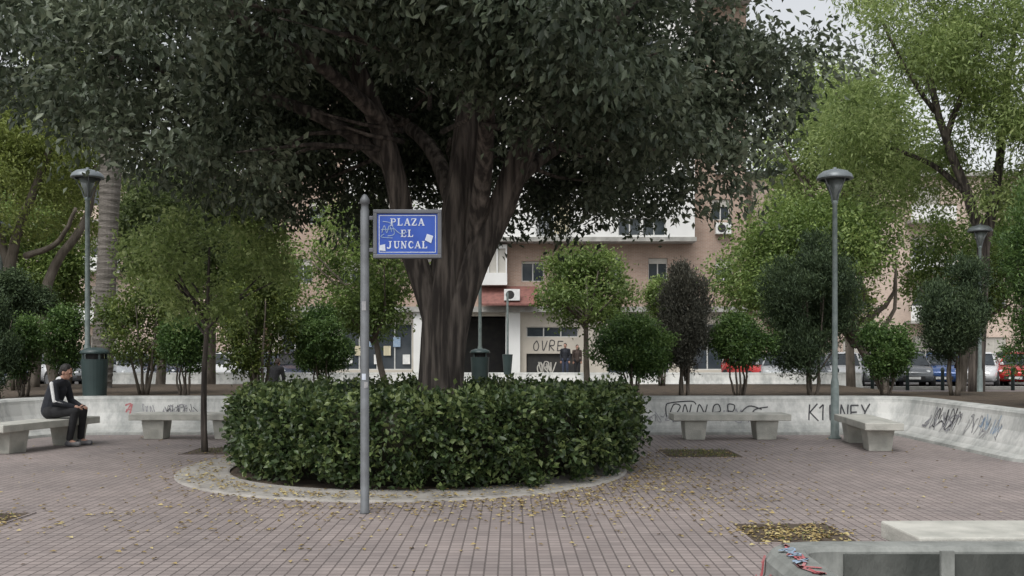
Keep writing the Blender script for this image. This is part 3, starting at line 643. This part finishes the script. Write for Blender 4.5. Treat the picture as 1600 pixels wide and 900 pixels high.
G={'P':[(TK,[(.2,0),(.2,1)]),(TN,[(.2,.95),(.55,.95)]),(.15,[(.55,.95),(.7,.85),(.7,.6),(.55,.5)]),(TN,[(.55,.5),(.2,.5)]),(TN,[(0,.03),(.4,.03)]),(TN,[(0,.97),(.2,.97)])],
 'L':[(TK,[(.2,0),(.2,1)]),(TN,[(0,.97),(.4,.97)]),(TN,[(0,.04),(.7,.04)]),(TN,[(.68,.0),(.7,.28)])],
 'A':[(TN,[(.08,0),(.4,1)]),(TK,[(.4,1),(.72,0)]),(TN,[(.2,.33),(.6,.33)]),(TN,[(-.05,.03),(.2,.03)]),(TN,[(.55,.03),(.88,.03)])],
 'Z':[(TN,[(.05,.96),(.7,.96)]),(TK,[(.65,.95),(.12,.05)]),(TN,[(.05,.04),(.72,.04)]),(TN,[(.06,.97),(.04,.72)]),(TN,[(.7,.03),(.73,.28)])],
 'E':[(TK,[(.2,0),(.2,1)]),(TN,[(0,.96),(.66,.96)]),(TN,[(.2,.5),(.52,.5)]),(TN,[(0,.04),(.7,.04)]),(TN,[(.66,.97),(.67,.74)]),(TN,[(.7,.03),(.72,.28)]),(.08,[(.52,.62),(.52,.38)])],
 'J':[(TK,[(.5,1),(.5,.2),(.4,.03),(.2,0),(.05,.12)]),(TN,[(.28,.97),(.72,.97)])],
 'U':[(TK,[(.18,1),(.18,.3),(.28,.08),(.42,.03)]),(TN,[(.42,.03),(.6,.1),(.68,.3),(.68,1)]),(TN,[(0,.97),(.38,.97)]),(TN,[(.52,.97),(.84,.97)])],
 'N':[(TN,[(.15,0),(.15,1)]),(TK,[(.12,1),(.68,0)]),(TN,[(.7,0),(.7,1)]),(TN,[(0,.97),(.15,.97)]),(TN,[(0,.03),(.32,.03)]),(TN,[(.54,.97),(.86,.97)])],
 'C':[(TK,[(.5,.98),(.25,.85),(.14,.5),(.25,.15),(.5,.02)]),(TN,[(.5,.98),(.7,.85),(.72,.7)]),(TN,[(.5,.02),(.68,.12),(.74,.26)])]}
b=MB(); k=0
for wd,cz_ in (('PLAZA',2.825),('EL',2.715),('JUNCAL',2.605)):
    H=.068; adv=H*1.0; x=W0+(W1-W0)/2-adv*len(wd)/2+.005
    for ch in wd:
        for th_,pl in G[ch]:
            k+=1; ribbon(b,[(x+u*H,cz_+v*H-H*.5) for u,v in pl],th_*H,lambda u,v,h:(u,-.0275-h,v),.0004*(k%7))
        x+=adv
b.obj('lettering',M['letter'],parent=panel)
b=MB()
for i,s in enumerate([[(.15,.2),(.3,.9),(.45,.2),(.6,.9),(.75,.3)],[(.1,.5),(.9,.6)],[(.2,1.3),(.7,1.1),(.9,.1),(.5,-.1)],[(.3,.1),(.1,-.2),(.8,-.3)],[(.9,.6),(1.3,.1),(1.7,.3)]]):
    ribbon(b,smoothpl([(W0+.06+u*.16,2.70+v*.1) for u,v in s]),.006,lambda u,v,h:(u,-.0305-h,v),.0004*i)
b.obj('graffiti_tag',M['inkblue'],parent=panel)
b=MB(); b.add([(W0+.06,-.032,2.55),(W0+.12,-.032,2.545),(W0+.115,-.032,2.61),(W0+.065,-.032,2.60)],[(0,1,2,3)]); b.obj('sticker',M['letter'],parent=panel)
b=MB(); b.add([(W1-.16,-.032,2.65),(W1-.10,-.032,2.62),(W1-.08,-.032,2.69),(W1-.14,-.032,2.71)],[(0,1,2,3)]); b.obj('sticker',M['letter'],parent=panel)

# ---------------------------------------------------------------- buildings
def facade(x0,x1,z0,z1,y,ops,mat,parent,name='wall',dep=.25):
    xs=sorted(set([x0,x1]+[o[0] for o in ops]+[o[1] for o in ops])); zs=sorted(set([z0,z1]+[o[2] for o in ops]+[o[3] for o in ops]))
    b=MB()
    for i in range(len(xs)-1):
        for j in range(len(zs)-1):
            cx=(xs[i]+xs[i+1])/2; cz=(zs[j]+zs[j+1])/2
            if any(o[0]<cx<o[1] and o[2]<cz<o[3] for o in ops): continue
            b.add([(xs[i],y,zs[j]),(xs[i+1],y,zs[j]),(xs[i+1],y,zs[j+1]),(xs[i],y,zs[j+1])],[(0,1,2,3)])
    for a,c,d,e in ops:
        b.add([(a,y,d),(c,y,d),(c,y,e),(a,y,e),(a,y+dep,d),(c,y+dep,d),(c,y+dep,e),(a,y+dep,e)],[(0,4,5,1),(1,5,6,2),(2,6,7,3),(3,7,4,0)])
    return b.obj(name,mat,parent=parent)
def window(a,c,d,e,y,parent,shut=.0,mull=1,curtain=False,name='window'):
    b=MB(); t=.05; yy=y+.14
    b.box(a,c,yy,yy+.05,e-t,e);b.box(a,c,yy,yy+.05,d,d+t);b.box(a,a+t,yy,yy+.05,d+t,e-t);b.box(c-t,c,yy,yy+.05,d+t,e-t)
    for i in range(mull):
        x=a+(c-a)*(i+1)/(mull+1); b.box(x-.03,x+.03,yy,yy+.05,d+t,e-t)
    w_=b.obj(name,M['wframe'],parent=parent)
    b=MB(); b.add([(a,yy+.03,d),(c,yy+.03,d),(c,yy+.03,e),(a,yy+.03,e)],[(0,1,2,3)]); b.obj('pane',M['pane'],parent=w_)
    if curtain:
        b=MB(); n=14; x0=a+(c-a)*.52
        for i in range(n):
            xa=x0+(c-.06-x0)*i/n; xb=x0+(c-.06-x0)*(i+1)/n; b.add([(xa,yy-.01-.012*(i%2),d+.1),(xb,yy-.01-.012*((i+1)%2),d+.1),(xb,yy-.01-.012*((i+1)%2),e-.06),(xa,yy-.01-.012*(i%2),e-.06)],[(0,1,2,3)])
        b.obj('curtain',M['curtain'],parent=w_)
    if shut>0:
        b=MB(); h=(e-d)*shut; k=max(3,int(h/.08))
        for i in range(k): z=e-h*(i+1)/k; b.box(a+.02,c-.02,yy-.05-.006*(i%2),yy-.03,z,z+h/k-.008)
        b.obj('roller_shutter',M['shut'],parent=w_)
    return w_
def railing(a,c,z0,z1,y,parent):
    b=MB(); b.box(a,c,y-.02,y+.02,z1-.04,z1); b.box(a,c,y-.015,y+.015,z0,z0+.03); n=int((c-a)/.13)
    for i in range(n+1): x=a+(c-a)*i/n; b.box(x-.01,x+.01,y-.01,y+.01,z0+.03,z1-.04)
    b.obj('railing',M['rail'],parent=parent)
def ac(x,z,y,parent):
    b=MB(); b.box(x-.4,x+.4,y-.36,y-.02,z,z+.58); o=b.obj('air_conditioner',M['white'],parent=parent,bevel=.01)
    b=MB(); vs=[(x-.1+.22*math.cos(t*.524),y-.365,z+.29+.22*math.sin(t*.524)) for t in range(12)]; b.add(vs,[tuple(range(12))]); b.obj('fan_grille',M['dark'],parent=o)
YF=50.0; XR=12.2
bl=empty('apartment_building',(0,0,0),label='brick and white rendered apartment block above ground floor shops',cat='building')
FL=[3.77,7.1,10.2,13.3,16.4,19.5]
ops1=[(.5,1.67,5.1,6.17),(7.1,8.1,5.15,6.33),(5.15,5.7,5.1,6.4),(-9,-7.8,5,6.3),(-11.4,-10.4,5,6.3),(10.6,11.5,5.1,6.3),(-4.8,-3.6,5.1,6.3)]
facade(-12.5,XR,3.77,7.1,YF,ops1,M['brick'],bl)
for i,o in enumerate(ops1): window(*o,YF,bl,shut=[.12,.25,.1,.5,.3,.4,.6][i])
opsg=[(-4.4,-.33,.14,3.3),(-8.9,-5.2,.5,2.9),(5.,8.2,.14,3.0),(-12,-10,.3,2.9),(9.4,11.8,.5,2.9),(.75,3.45,2.2,2.75),(.75,3.5,.14,1.35)]
facade(-12.5,XR,.13,3.77,YF,opsg,M['beige'],bl,'ground_floor_wall')
for o in opsg[2:5]: window(*o,YF,bl,mull=2,name='shop_window')
window(*opsg[1],YF,bl,mull=3,name='shop_window'); window(*opsg[5],YF,bl,mull=2)
b=MB(); b.box(.77,3.48,YF+.15,YF+.2,.14,1.34); gd=b.obj('garage_shutter',M['dark'],parent=bl)
bm=lambda u,v,h:(u,YF+.145-h,v)
tag('graffiti_tag',word('ORV',.6)+scrib(5,3,1.5),1.3,.35,.55,.06,M['shut'],gd,bm)
tag('graffiti_tag',word('OVRE',.8),1.1,1.5,.52,.045,M['ink'],bl,lambda u,v,h:(u,YF-.01-h,v))
b=MB(); b.box(-4.38,-.35,YF+2.2,YF+2.3,.13,3.28); b.obj('entrance_recess',M['dark'],parent=bl)
b=MB(); b.box(-.33,.42,YF-.35,YF-.02,.13,3.49); b.obj('column',M['render'],parent=bl)
b=MB(); b.box(-5.1,-4.5,YF-.35,YF-.02,.13,3.49); b.obj('column',M['render'],parent=bl)
b=MB(); b.box(-12.5,XR,YF-.55,YF-.005,3.5,3.78); b.obj('floor_slab',M['conc'],parent=bl)
for i in range(7):
    b=MB(); x=-8.7+i*.5; z=.8+(i%3)*.45; b.box(x,x+.38,YF+.08,YF+.1,z,z+.5); b.obj('poster',[M['white'],M['curtain'],M['inkblue']][i%3],parent=bl)
b=MB(); b.add([(-1.6,YF-1.3,3.8),(1.3,YF-1.3,3.8),(1.3,YF-.01,4.75),(-1.6,YF-.01,4.75),(-1.6,YF-1.3,3.9),(1.3,YF-1.3,3.9),(1.3,YF-.01,4.85),(-1.6,YF-.01,4.85)],[(0,3,2,1),(4,5,6,7),(0,1,5,4),(1,2,6,5),(3,0,4,7)])
b.obj('tiled_canopy',M['tile'],parent=bl); ac(0,4.05,YF-.95,bl)
b=MB(); b.box(-1.7,-.25,YF-.75,YF-.005,4.88,5.5); b.box(-1.7,-.25,YF-.75,YF-.005,6.75,6.95)
for x in (-1.7,-1.25,-.8,-.33): b.box(x,x+.07,YF-.75,YF-.68,5.5,6.75)
eb=b.obj('enclosed_balcony',M['render'],parent=bl); b=MB(); b.box(-1.65,-.3,YF-.66,YF-.62,5.5,6.75); b.obj('pane',M['shut'],parent=eb)
YB=49.0
opsR=[];opsL=[];opsW=[]
for k in range(1,5):
    f=FL[k]; opsR.append((10.4,11.35,f+1.2,f+2.3)); opsL+= [(-10.6,-9.6,f+1,f+2.3)]
    opsW+=[(1.27,3.0,f+.26,f+2.3),(5.43,6.6,f+.28,f+1.2),(6.68,7.85,f+.28,f+1.2),(-3.2,-1.6,f+.9,f+2.2),(-7,-5.3,f+.26,f+2.3)]
facade(9.33,XR,7.1,19.5,YF,opsR,M['brick'],bl); facade(-12.5,-8.5,7.1,19.5,YF,opsL,M['brick'],bl)
for i,o in enumerate(opsR+opsL): window(*o,YF,bl,shut=[.35,.2,.6,.3][i%4])
for k in range(1,5): ac(10.95,FL[k]+.45,YF,bl)
facade(-8.5,9.33,7.3,19.5,YB,opsW,M['render'],bl,'white_wall')
for i,o in enumerate(opsW):
    j=i%5
    window(*o,YB,bl,shut=.0 if j in(0,1,2) else .3,curtain=(j in(0,4)))
    if j in (0,4): railing(o[0]-.05,o[1]+.05,o[2]+.05,o[2]+1.0,YB-.08,bl)
b=MB(); b.box(-8.55,9.4,YB-.12,YF-.005,7.08,7.3); b.obj('balcony_slab',M['conc'],parent=bl)
for x in (-8.5,9.33):
    b=MB(); b.add([(x,YB,7.3),(x,YF,7.3),(x,YF,19.5),(x,YB,19.5)],[(0,1,2,3)]); b.obj('white_side_wall',M['render'],parent=bl)
for k in (2,3,4):
    b=MB(); b.box(-8.52,9.35,YB-.06,YB-.005,FL[k]-.05,FL[k]+.1); b.obj('string_course',M['conc'],parent=bl)
b=MB(); b.add([(-12.5,YF,.13),(-12.5,62,.13),(-12.5,62,19.5),(-12.5,YF,19.5),(XR,YF,.13),(XR,62,.13),(XR,62,19.5),(XR,YF,19.5)],[(0,1,2,3),(4,5,6,7),(1,5,6,2)]); b.obj('side_wall',M['brick'],parent=bl)
b=MB(); b.box(-12.6,XR+.1,YB-.2,62.1,19.502,19.75); b.obj('roof',M['conc'],parent=bl)
def block(x0,x1,y,h,mat,label,nfl=4,step=4.2):
    e=empty('apartment_building',(0,0,0),label=label,cat='building'); ops=[]; fh=h/nfl
    nx=int((x1-x0-1)/step)
    for k in range(nfl):
        for i in range(nx): a=x0+1.3+i*step; ops.append((a,a+1.5,fh*k+1.0,fh*k+2.3) if i%2 else (a,a+1.7,fh*k+.3,fh*k+2.4))
    facade(x0,x1,0,h,y,ops,mat,e)
    for i,o in enumerate(ops):
        window(*o,y,e,shut=[0,.3,.7,.15,.45][(i*7+i//3)%5])
        if not (i%nx)%2 and i>=nx:
            b=MB(); b.box(o[0]-.5,o[1]+.5,y-1.0,y-.005,o[2]-.2,o[2]-.03); bb=b.obj('balcony',M['conc'],parent=e)
            b=MB(); b.box(o[0]-.5,o[1]+.5,y-1.0,y-.95,o[2]-.028,o[2]+.85); b.obj('balcony_front',M['render'] if i%3 else mat,parent=bb)
    b=MB(); Y1=y+12
    b.add([(x0,y,0),(x0,Y1,0),(x0,Y1,h),(x0,y,h),(x1,y,0),(x1,Y1,0),(x1,Y1,h),(x1,y,h)],[(0,3,2,1),(4,5,6,7),(1,5,6,2)]); b.obj('side_wall',mat,parent=e)
    b=MB(); b.box(x0-.2,x1+.2,y-.3,Y1+.1,h+.002,h+.3); b.obj('roof',M['conc'],parent=e)
block(-52,-15,58,12,M['brickpink'],'pinkish brick apartment block with balconies among trees')
block(14.5,54,58,12,M['brickpink'],'salmon brick apartment block with white balconies across the street')

# ---------------------------------------------------------------- cars
def build_car(paint,kind):
    e=empty('parked_car'); b=MB()
    st=[(-2.06,.66,.42,.74),(-2.0,.76,.30,.90),(-1.75,.83,.24,.96),(-1.2,.86,.22,.96),(0,.87,.20,.94),(.95,.865,.20,.93),(1.3,.85,.22,.88),(1.75,.80,.24,.79),(2.0,.70,.30,.68),(2.08,.58,.40,.58)]
    vs=[]
    for x,w_,z0,z1 in st:
        zz=z0+(z1-z0)*.55
        vs+=[(x,-w_*.86,z0),(x,-w_,z0+.12*(z1-z0)),(x,-w_,zz),(x,-w_*.93,z1-.03),(x,-w_*.8,z1),(x,0,z1+.025),(x,w_*.8,z1),(x,w_*.93,z1-.03),(x,w_,zz),(x,w_,z0+.12*(z1-z0)),(x,w_*.86,z0)]
    m=11; fs=[]
    for i in range(len(st)-1):
        for j in range(m): fs.append((i*m+j,(i+1)*m+j,(i+1)*m+(j+1)%m,i*m+(j+1)%m))
    fs.append(tuple(range(m)));fs.append(tuple((len(st)-1)*m+j for j in range(m-1,-1,-1)))
    b.add(vs,fs); b.obj('body',CP[paint],parent=e,smooth=True)
    rb_,rt=(-1.92,-1.5) if kind=='hatch' else (-1.62,-1.05)
    fb,ft=1.15,.35; zb_,zt=.93,1.40
    b=MB(); B=[(rb_,-.74),(fb,-.72),(fb,.72),(rb_,.74)]; Tt=[(rt,-.56),(ft,-.56),(ft,.56),(rt,.56)]
    b.add([(x,y,zb_) for x,y in B]+[(x,y,zt) for x,y in Tt],[(0,1,5,4),(1,2,6,5),(2,3,7,6),(3,0,4,7),(4,5,6,7)]); b.obj('window',M['carglass'],parent=e)
    b=MB(); b.add([(rt-.06,-.59,zt-.01),(ft+.06,-.59,zt-.01),(ft+.06,.59,zt-.01),(rt-.06,.59,zt-.01),(rt+.08,-.5,zt+.06),(ft-.12,-.5,zt+.06),(ft-.12,.5,zt+.06),(rt+.08,.5,zt+.06)],[(0,3,2,1),(4,5,6,7),(0,1,5,4),(1,2,6,5),(2,3,7,6),(3,0,4,7)])
    for sy in (-1,1):
        for (xb,xt) in ((fb,ft),(rb_,rt),(-.25,-.28),(rb_+.45,rt+.3)): b.tube([(xb,sy*.735,zb_),(xt,sy*.575,zt)],[.035,.035],6)
    b.obj('roof',CP[paint],parent=e,smooth=False)
    for x in (-1.28,1.3):
        for sy in (-1,1):
            y0=sy*.70; y1=sy*.885
            def disc(r,ya,yb):
                q=MB(); n=18; vs=[(x+r*math.cos(6.283*i/n),ya,.31+r*math.sin(6.283*i/n)) for i in range(n)]+[(x+r*math.cos(6.283*i/n),yb,.31+r*math.sin(6.283*i/n)) for i in range(n)]
                q.add(vs,[(i,(i+1)%n,n+(i+1)%n,n+i) for i in range(n)]+[tuple(range(n)),tuple(range(2*n-1,n-1,-1))]); return q
            w_=disc(.31,y0,y1).obj('wheel',M['black'],parent=e); disc(.2,y1,y1+sy*.008).obj('rim',M['chrome'],parent=w_)
            disc(.37,y0,sy*.873).obj('wheel_arch',M['dark'],parent=e)
    for sy in (-1,1):
        b=MB(); b.lathe([(0,-.1),(.09,-.06),(.12,0),(.09,.06),(0,.1)],10); b.obj('headlight',M['hlight'],parent=e,loc=(1.93,sy*.55,.63),rot=(0,1.2,sy*.3),smooth=True)
        b=MB(); b.box(-2.04,-1.93,sy*.66-.09,sy*.66+.09,.7,.88); b.obj('tail_light',M['tlight'],parent=e,bevel=.01)
        b=MB(); b.box(.75,.9,sy*.95-.07,sy*.95+.07,.93,1.05); b.obj('wing_mirror',CP[paint],parent=e,bevel=.02)
    b=MB(); b.box(2.03,2.09,-.42,.42,.34,.48); b.obj('grille',M['dark'],parent=e)
    b=MB(); b.box(2.09,2.1,-.25,.25,.36,.46); b.obj('number_plate',M['white'],parent=e)
    b=MB(); b.box(-2.1,-2.07,-.25,.25,.5,.6); b.obj('number_plate',M['white'],parent=e)
    return e
protos={}
def car(x,y,rot,paint,kind='hatch',s=1):
    key=(paint,kind)
    if key not in protos: e=build_car(paint,kind); protos[key]=e
    else:
        src=protos[key]; e=src.copy(); COL.objects.link(e)
        def cp(o,p):
            for ch in list(o.children):
                c=ch.copy(); c.parent=p; COL.objects.link(c); cp(ch,c)
        cp(src,e)
    e.location=(x,y,0); e.rotation_euler=(0,0,rot); e.scale=(s,s,s)
    settop(e,label=f'{paint} parked {"hatchback" if kind=="hatch" else "saloon"} car by the street',cat='car',group='cars parked along the street'); return e
rd=math.radians
for x,p,k,r in [(1215,'silver','hatch',-105),(1262,'grey','saloon',-100),(1310,'white','hatch',-110),(1362,'silver','saloon',-100),(1410,'grey','hatch',-105),(1465,'blue','hatch',-115),(1525,'white','saloon',-120),(1588,'red','hatch',-125),(1650,'silver','hatch',-110)]:
    car(wx(x,41.5),41+ (0 if k=='hatch' else .3),rd(r),p,k)
for x,p,k,r in [(1180,'red','hatch',-80),(350,'white','hatch',-20),(455,'navy','hatch',-70),(410,'grey','saloon',-85),(205,'silver','hatch',-60),(262,'navy','saloon',-80),(150,'grey','hatch',-75),(85,'white','saloon',-40),(30,'navy','hatch',-70)]:
    car(wx(x,42),42,rd(r),p,k)
for i in range(7):
    b=MB(); b.lathe([(0,0),(.07,0),(.06,.72),(.075,.74),(.075,.8),(.04,.88),(0,.9)],12); b.obj('bollard',M['bin'],loc=(12.5+i*1.35,36.9,0),smooth=True,label='short dark metal bollard at the edge of the street',cat='bollard',group='row of bollards')

# ---------------------------------------------------------------- people
def ell(b,c,r,rot=0):
    n=12;k=8;R_=Matrix.Rotation(rot,3,'Y'); vs=[]
    for i in range(1,k):
        t=math.pi*i/k
        for j in range(n): a=2*math.pi*j/n; vs.append(Vector(c)+R_@Vector((r[0]*math.sin(t)*math.cos(a),r[1]*math.sin(t)*math.sin(a),-r[2]*math.cos(t))))
    vs.append(Vector(c)+R_@Vector((0,0,-r[2])));vs.append(Vector(c)+R_@Vector((0,0,r[2])))
    fs=[]
    for i in range(k-2):
        for j in range(n): l=(j+1)%n; fs.append((i*n+j,i*n+l,(i+1)*n+l,(i+1)*n+j))
    s=len(vs)-2
    for j in range(n): l=(j+1)%n; fs.append((s,l,j)); fs.append((s+1,(k-2)*n+j,(k-2)*n+l))
    b.add(vs,fs)
def blob(name,prims,mat,parent,vox=.008,smooth=2):
    b=MB()
    for p in prims:
        if p[0]=='c':
            _,a,c,ra,rb_=p; a=Vector(a);c=Vector(c)
            b.tube([a,c],[ra,rb_],12)
            for q_,r_ in ((a,ra),(c,rb_)): ell(b,q_,(r_,r_,r_))
        else: ell(b,Vector(p[1]),p[2],p[3] if len(p)>3 else 0)
    o=b.obj(name,mat,parent=parent,smooth=True)
    m=o.modifiers.new('remesh','REMESH'); m.mode='VOXEL'; m.voxel_size=vox; m.use_smooth_shade=True
    if smooth: s=o.modifiers.new('smooth','SMOOTH'); s.iterations=smooth; s.factor=.5
    return o
def hand(w_,d,side,curl=.6):
    w_=Vector(w_);d=Vector(d).normalized(); lat=Vector((0,side,0)); lat=(lat-d*lat.dot(d)).normalized(); dn=d.cross(lat); 
    if dn.z>0: dn=-dn
    P=[('c',w_,w_+d*.05,.024,.03),('c',w_+d*.03+lat*.018,w_+d*.085+lat*.03,.017,.014),('c',w_+d*.03-lat*.018,w_+d*.085-lat*.03,.017,.014),('c',w_+d*.03,w_+d*.09,.018,.015)]
    for i,(o,l) in enumerate(((-.032,.03),(-.011,.036),(.011,.034),(.032,.026))):
        a=w_+d*.088+lat*o; m=a+d*l+dn*l*curl*.5; e_=m+(d*.5+dn*curl).normalized()*l*.8
        P+=[('c',a,m,.0095,.0088),('c',m,e_,.0088,.0075)]
    t=w_+d*.035-lat*.03; P+=[('c',t,t+d*.03-lat*.022+dn*.01,.012,.010),('c',t+d*.03-lat*.022+dn*.01,t+d*.058-lat*.018+dn*.022,.010,.008)]
    return P
def head(c,tilt=0):
    c=Vector(c); R_=Matrix.Rotation(tilt,3,'Y'); f=lambda x,y,z:c+R_@Vector((x,y,z))
    P=[('e',f(0,0,.02),(.095,.075,.105),tilt),('e',f(.03,0,-.045),(.062,.055,.065),tilt),('e',f(.07,0,-.085),(.022,.025,.02)),('c',f(.093,0,.005),f(.112,0,-.03),.009,.014),
       ('c',f(.085,-.018,-.06),f(.085,.018,-.06),.009,.009),('e',f(-.005,.078,-.01),(.02,.010,.03)),('e',f(-.005,-.078,-.01),(.02,.010,.03)),
       ('c',f(.085,-.04,.03),f(.085,.04,.03),.010,.010)]
    return P,f
def person(loc,rot,label,J,mats,scale=1,hairlen=0,vox=.008,stripe=False,tilt=.2,group=None,phone=False):
    e=empty('person',loc,rot,label=label,cat='person',group=group); e.scale=(scale,)*3
    hp,hf=head(J['head'],tilt); body=list(hp)
    body+=[('c',J['neck'],Vector(J['head'])+Vector((-.02,0,-.05)),.055,.052),('c',J['pelvis'],J['waist'],.12,.11),('c',J['waist'],J['chest'],.11,.13),('c',J['chest'],J['neck'],.12,.06)]
    for s in (0,1):
        sh,el,wr,hd=J['arm'][s]; hip,kn,an,toe=J['leg'][s]; side=-1 if s==0 else 1
        body+=[('c',J['neck'],sh,.055,.05),('c',sh,el,.048,.038),('c',el,wr,.038,.024)]+hand(wr,Vector(hd),side)
        body+=[('c',hip,kn,.08,.055),('c',kn,an,.052,.036),('c',an,toe,.036,.028)]
    blob('body',body,mats['skin'],e,vox=min(vox,.006))
    b=[('c',J['pelvis'],J['waist'],.15,.145),('c',J['waist'],J['chest'],.145,.155),('c',J['chest'],J['neck'],.145,.075)]
    n=Vector(J['neck'])
    for s in (0,1):
        sh,el,wr,hd=[Vector(q_) for q_ in J['arm'][s]]
        b+=[('c',n-Vector((0,0,.03)),sh,.075,.072),('c',sh,el,.070,.056),('c',el,wr,.056,.040)]
    blob('jacket',b,mats['top'],e,vox=vox)
    b=[('c',Vector(J['leg'][0][0]),Vector(J['leg'][1][0]),.115,.115),('c',J['pelvis'],Vector(J['pelvis'])+Vector((0,0,.05)),.13,.12)]
    for s in (0,1):
        hip,kn,an,toe=[Vector(q_) for q_ in J['leg'][s]]; b+=[('c',hip,kn,.098,.070),('c',kn,an+(kn-an).normalized()*.04,.068,.052)]
    blob('trousers',b,mats['bottom'],e,vox=vox)
    for s in (0,1):
        hip,kn,an,toe=[Vector(q_) for q_ in J['leg'][s]]; back=(an-toe); back.z=0; back.normalize()
        blob('shoe',[('c',Vector((an.x,an.y,toe.z))+back*.03,toe,.045,.042),('c',an,Vector((an.x,an.y,toe.z)),.044,.046)],mats['shoe'],e,vox=vox)
    P=[('e',hf(-.018,0,.045),(.098,.084,.098),tilt),('e',hf(-.045,0,-.0),(.07,.078,.08),tilt)]
    if hairlen: P.append(('e',hf(-.06,0,-.08),(.05,.08,.12),tilt))
    blob('hair',P,mats['hair'],e,vox=vox)
    b=MB()
    for sy in (-1,1): ell(b,hf(.086,sy*.03,.012),(.011,.015,.008))
    b.obj('eyes',M['hair'],parent=e)
    if stripe:
        sh,el,wr,hd=[Vector(q_) for q_ in J['arm'][0]]; o=Vector((-.01,-.045,.02)); b=[('c',sh+o,el+o*.8,.036,.030),('c',el+o*.8,wr+o*.4,.030,.026)]
        blob('sleeve_stripe',b,M['clothw'],e,vox=vox)
        b=[('c',n+Vector((-.02,-.02,.0)),n+Vector((-.02,.02,0)),.07,.07)]; blob('collar',b,M['clothw'],e,vox=vox)
    if phone:
        p=Vector(J['arm'][0][2])+Vector((.12,.07,.0)); b=MB(); b.box(-.04,.04,-.036,.036,-.004,.004); b.obj('phone',M['black'],parent=e,loc=p,rot=(0,-.5,0),bevel=.003)
    return e
SIT=dict(pelvis=(-.02,0,.13),waist=(.02,0,.29),chest=(.09,0,.47),neck=(.17,0,.62),head=(.24,0,.755),
 arm=[((.14,-.185,.555),(.2,-.23,.28),(.42,-.10,.20),(1,.3,-.15)),((.14,.185,.555),(.2,.23,.28),(.42,.12,.20),(1,-.3,-.15))],
 leg=[((.02,-.09,.10),(.46,-.12,.12),(.36,-.12,-.36),(.52,-.13,-.405)),((.02,.09,.10),(.47,.12,.12),(.42,.12,-.36),(.58,.13,-.405))])
person((-7.55,15.75,.46),rd(-4),'man in black jacket with white sleeve stripe sitting on bench',SIT,dict(skin=M['skin'],top=M['cloth'],bottom=M['cloth2'],shoe=M['shoe'],hair=M['hair']),stripe=True,tilt=.35,phone=True)
person((-6.95,28.0,.46),rd(80),'person in dark clothes sitting hunched with back turned',dict(SIT,head=(.26,0,.72)),dict(skin=M['skin'],top=M['cloth2'],bottom=M['jeans'],shoe=M['shoe'],hair=M['clothb']),vox=.015,tilt=.5)
STD=dict(pelvis=(0,0,.95),waist=(0,0,1.1),chest=(.0,0,1.28),neck=(0,0,1.46),head=(.02,0,1.62),
 arm=[((0,-.19,1.41),(-.03,-.23,1.12),(.06,-.22,.88),(.1,0,-1)),((0,.19,1.41),(-.03,.23,1.12),(.08,.21,.88),(.1,0,-1))],
 leg=[((0,-.09,.92),(.02,-.1,.5),(0,-.11,.1),(.14,-.12,.045)),((0,.09,.92),(.05,.1,.5),(-.03,.11,.1),(.11,.12,.045))])
person((wx(884,47.9),48.3,.13),rd(-100),'person in dark jacket standing near the shops',STD,dict(skin=M['skin'],top=M['cloth'],bottom=M['jeans'],shoe=M['shoe'],hair=M['hair']),vox=.02,group='people standing by the shops')
person((wx(903,47.9),48.5,.13),rd(-80),'person in brown jacket standing near the shops',STD,dict(skin=M['skin'],top=M['clothb'],bottom=M['cloth2'],shoe=M['shoe'],hair=M['hair']),vox=.02,group='people standing by the shops',scale=.96)
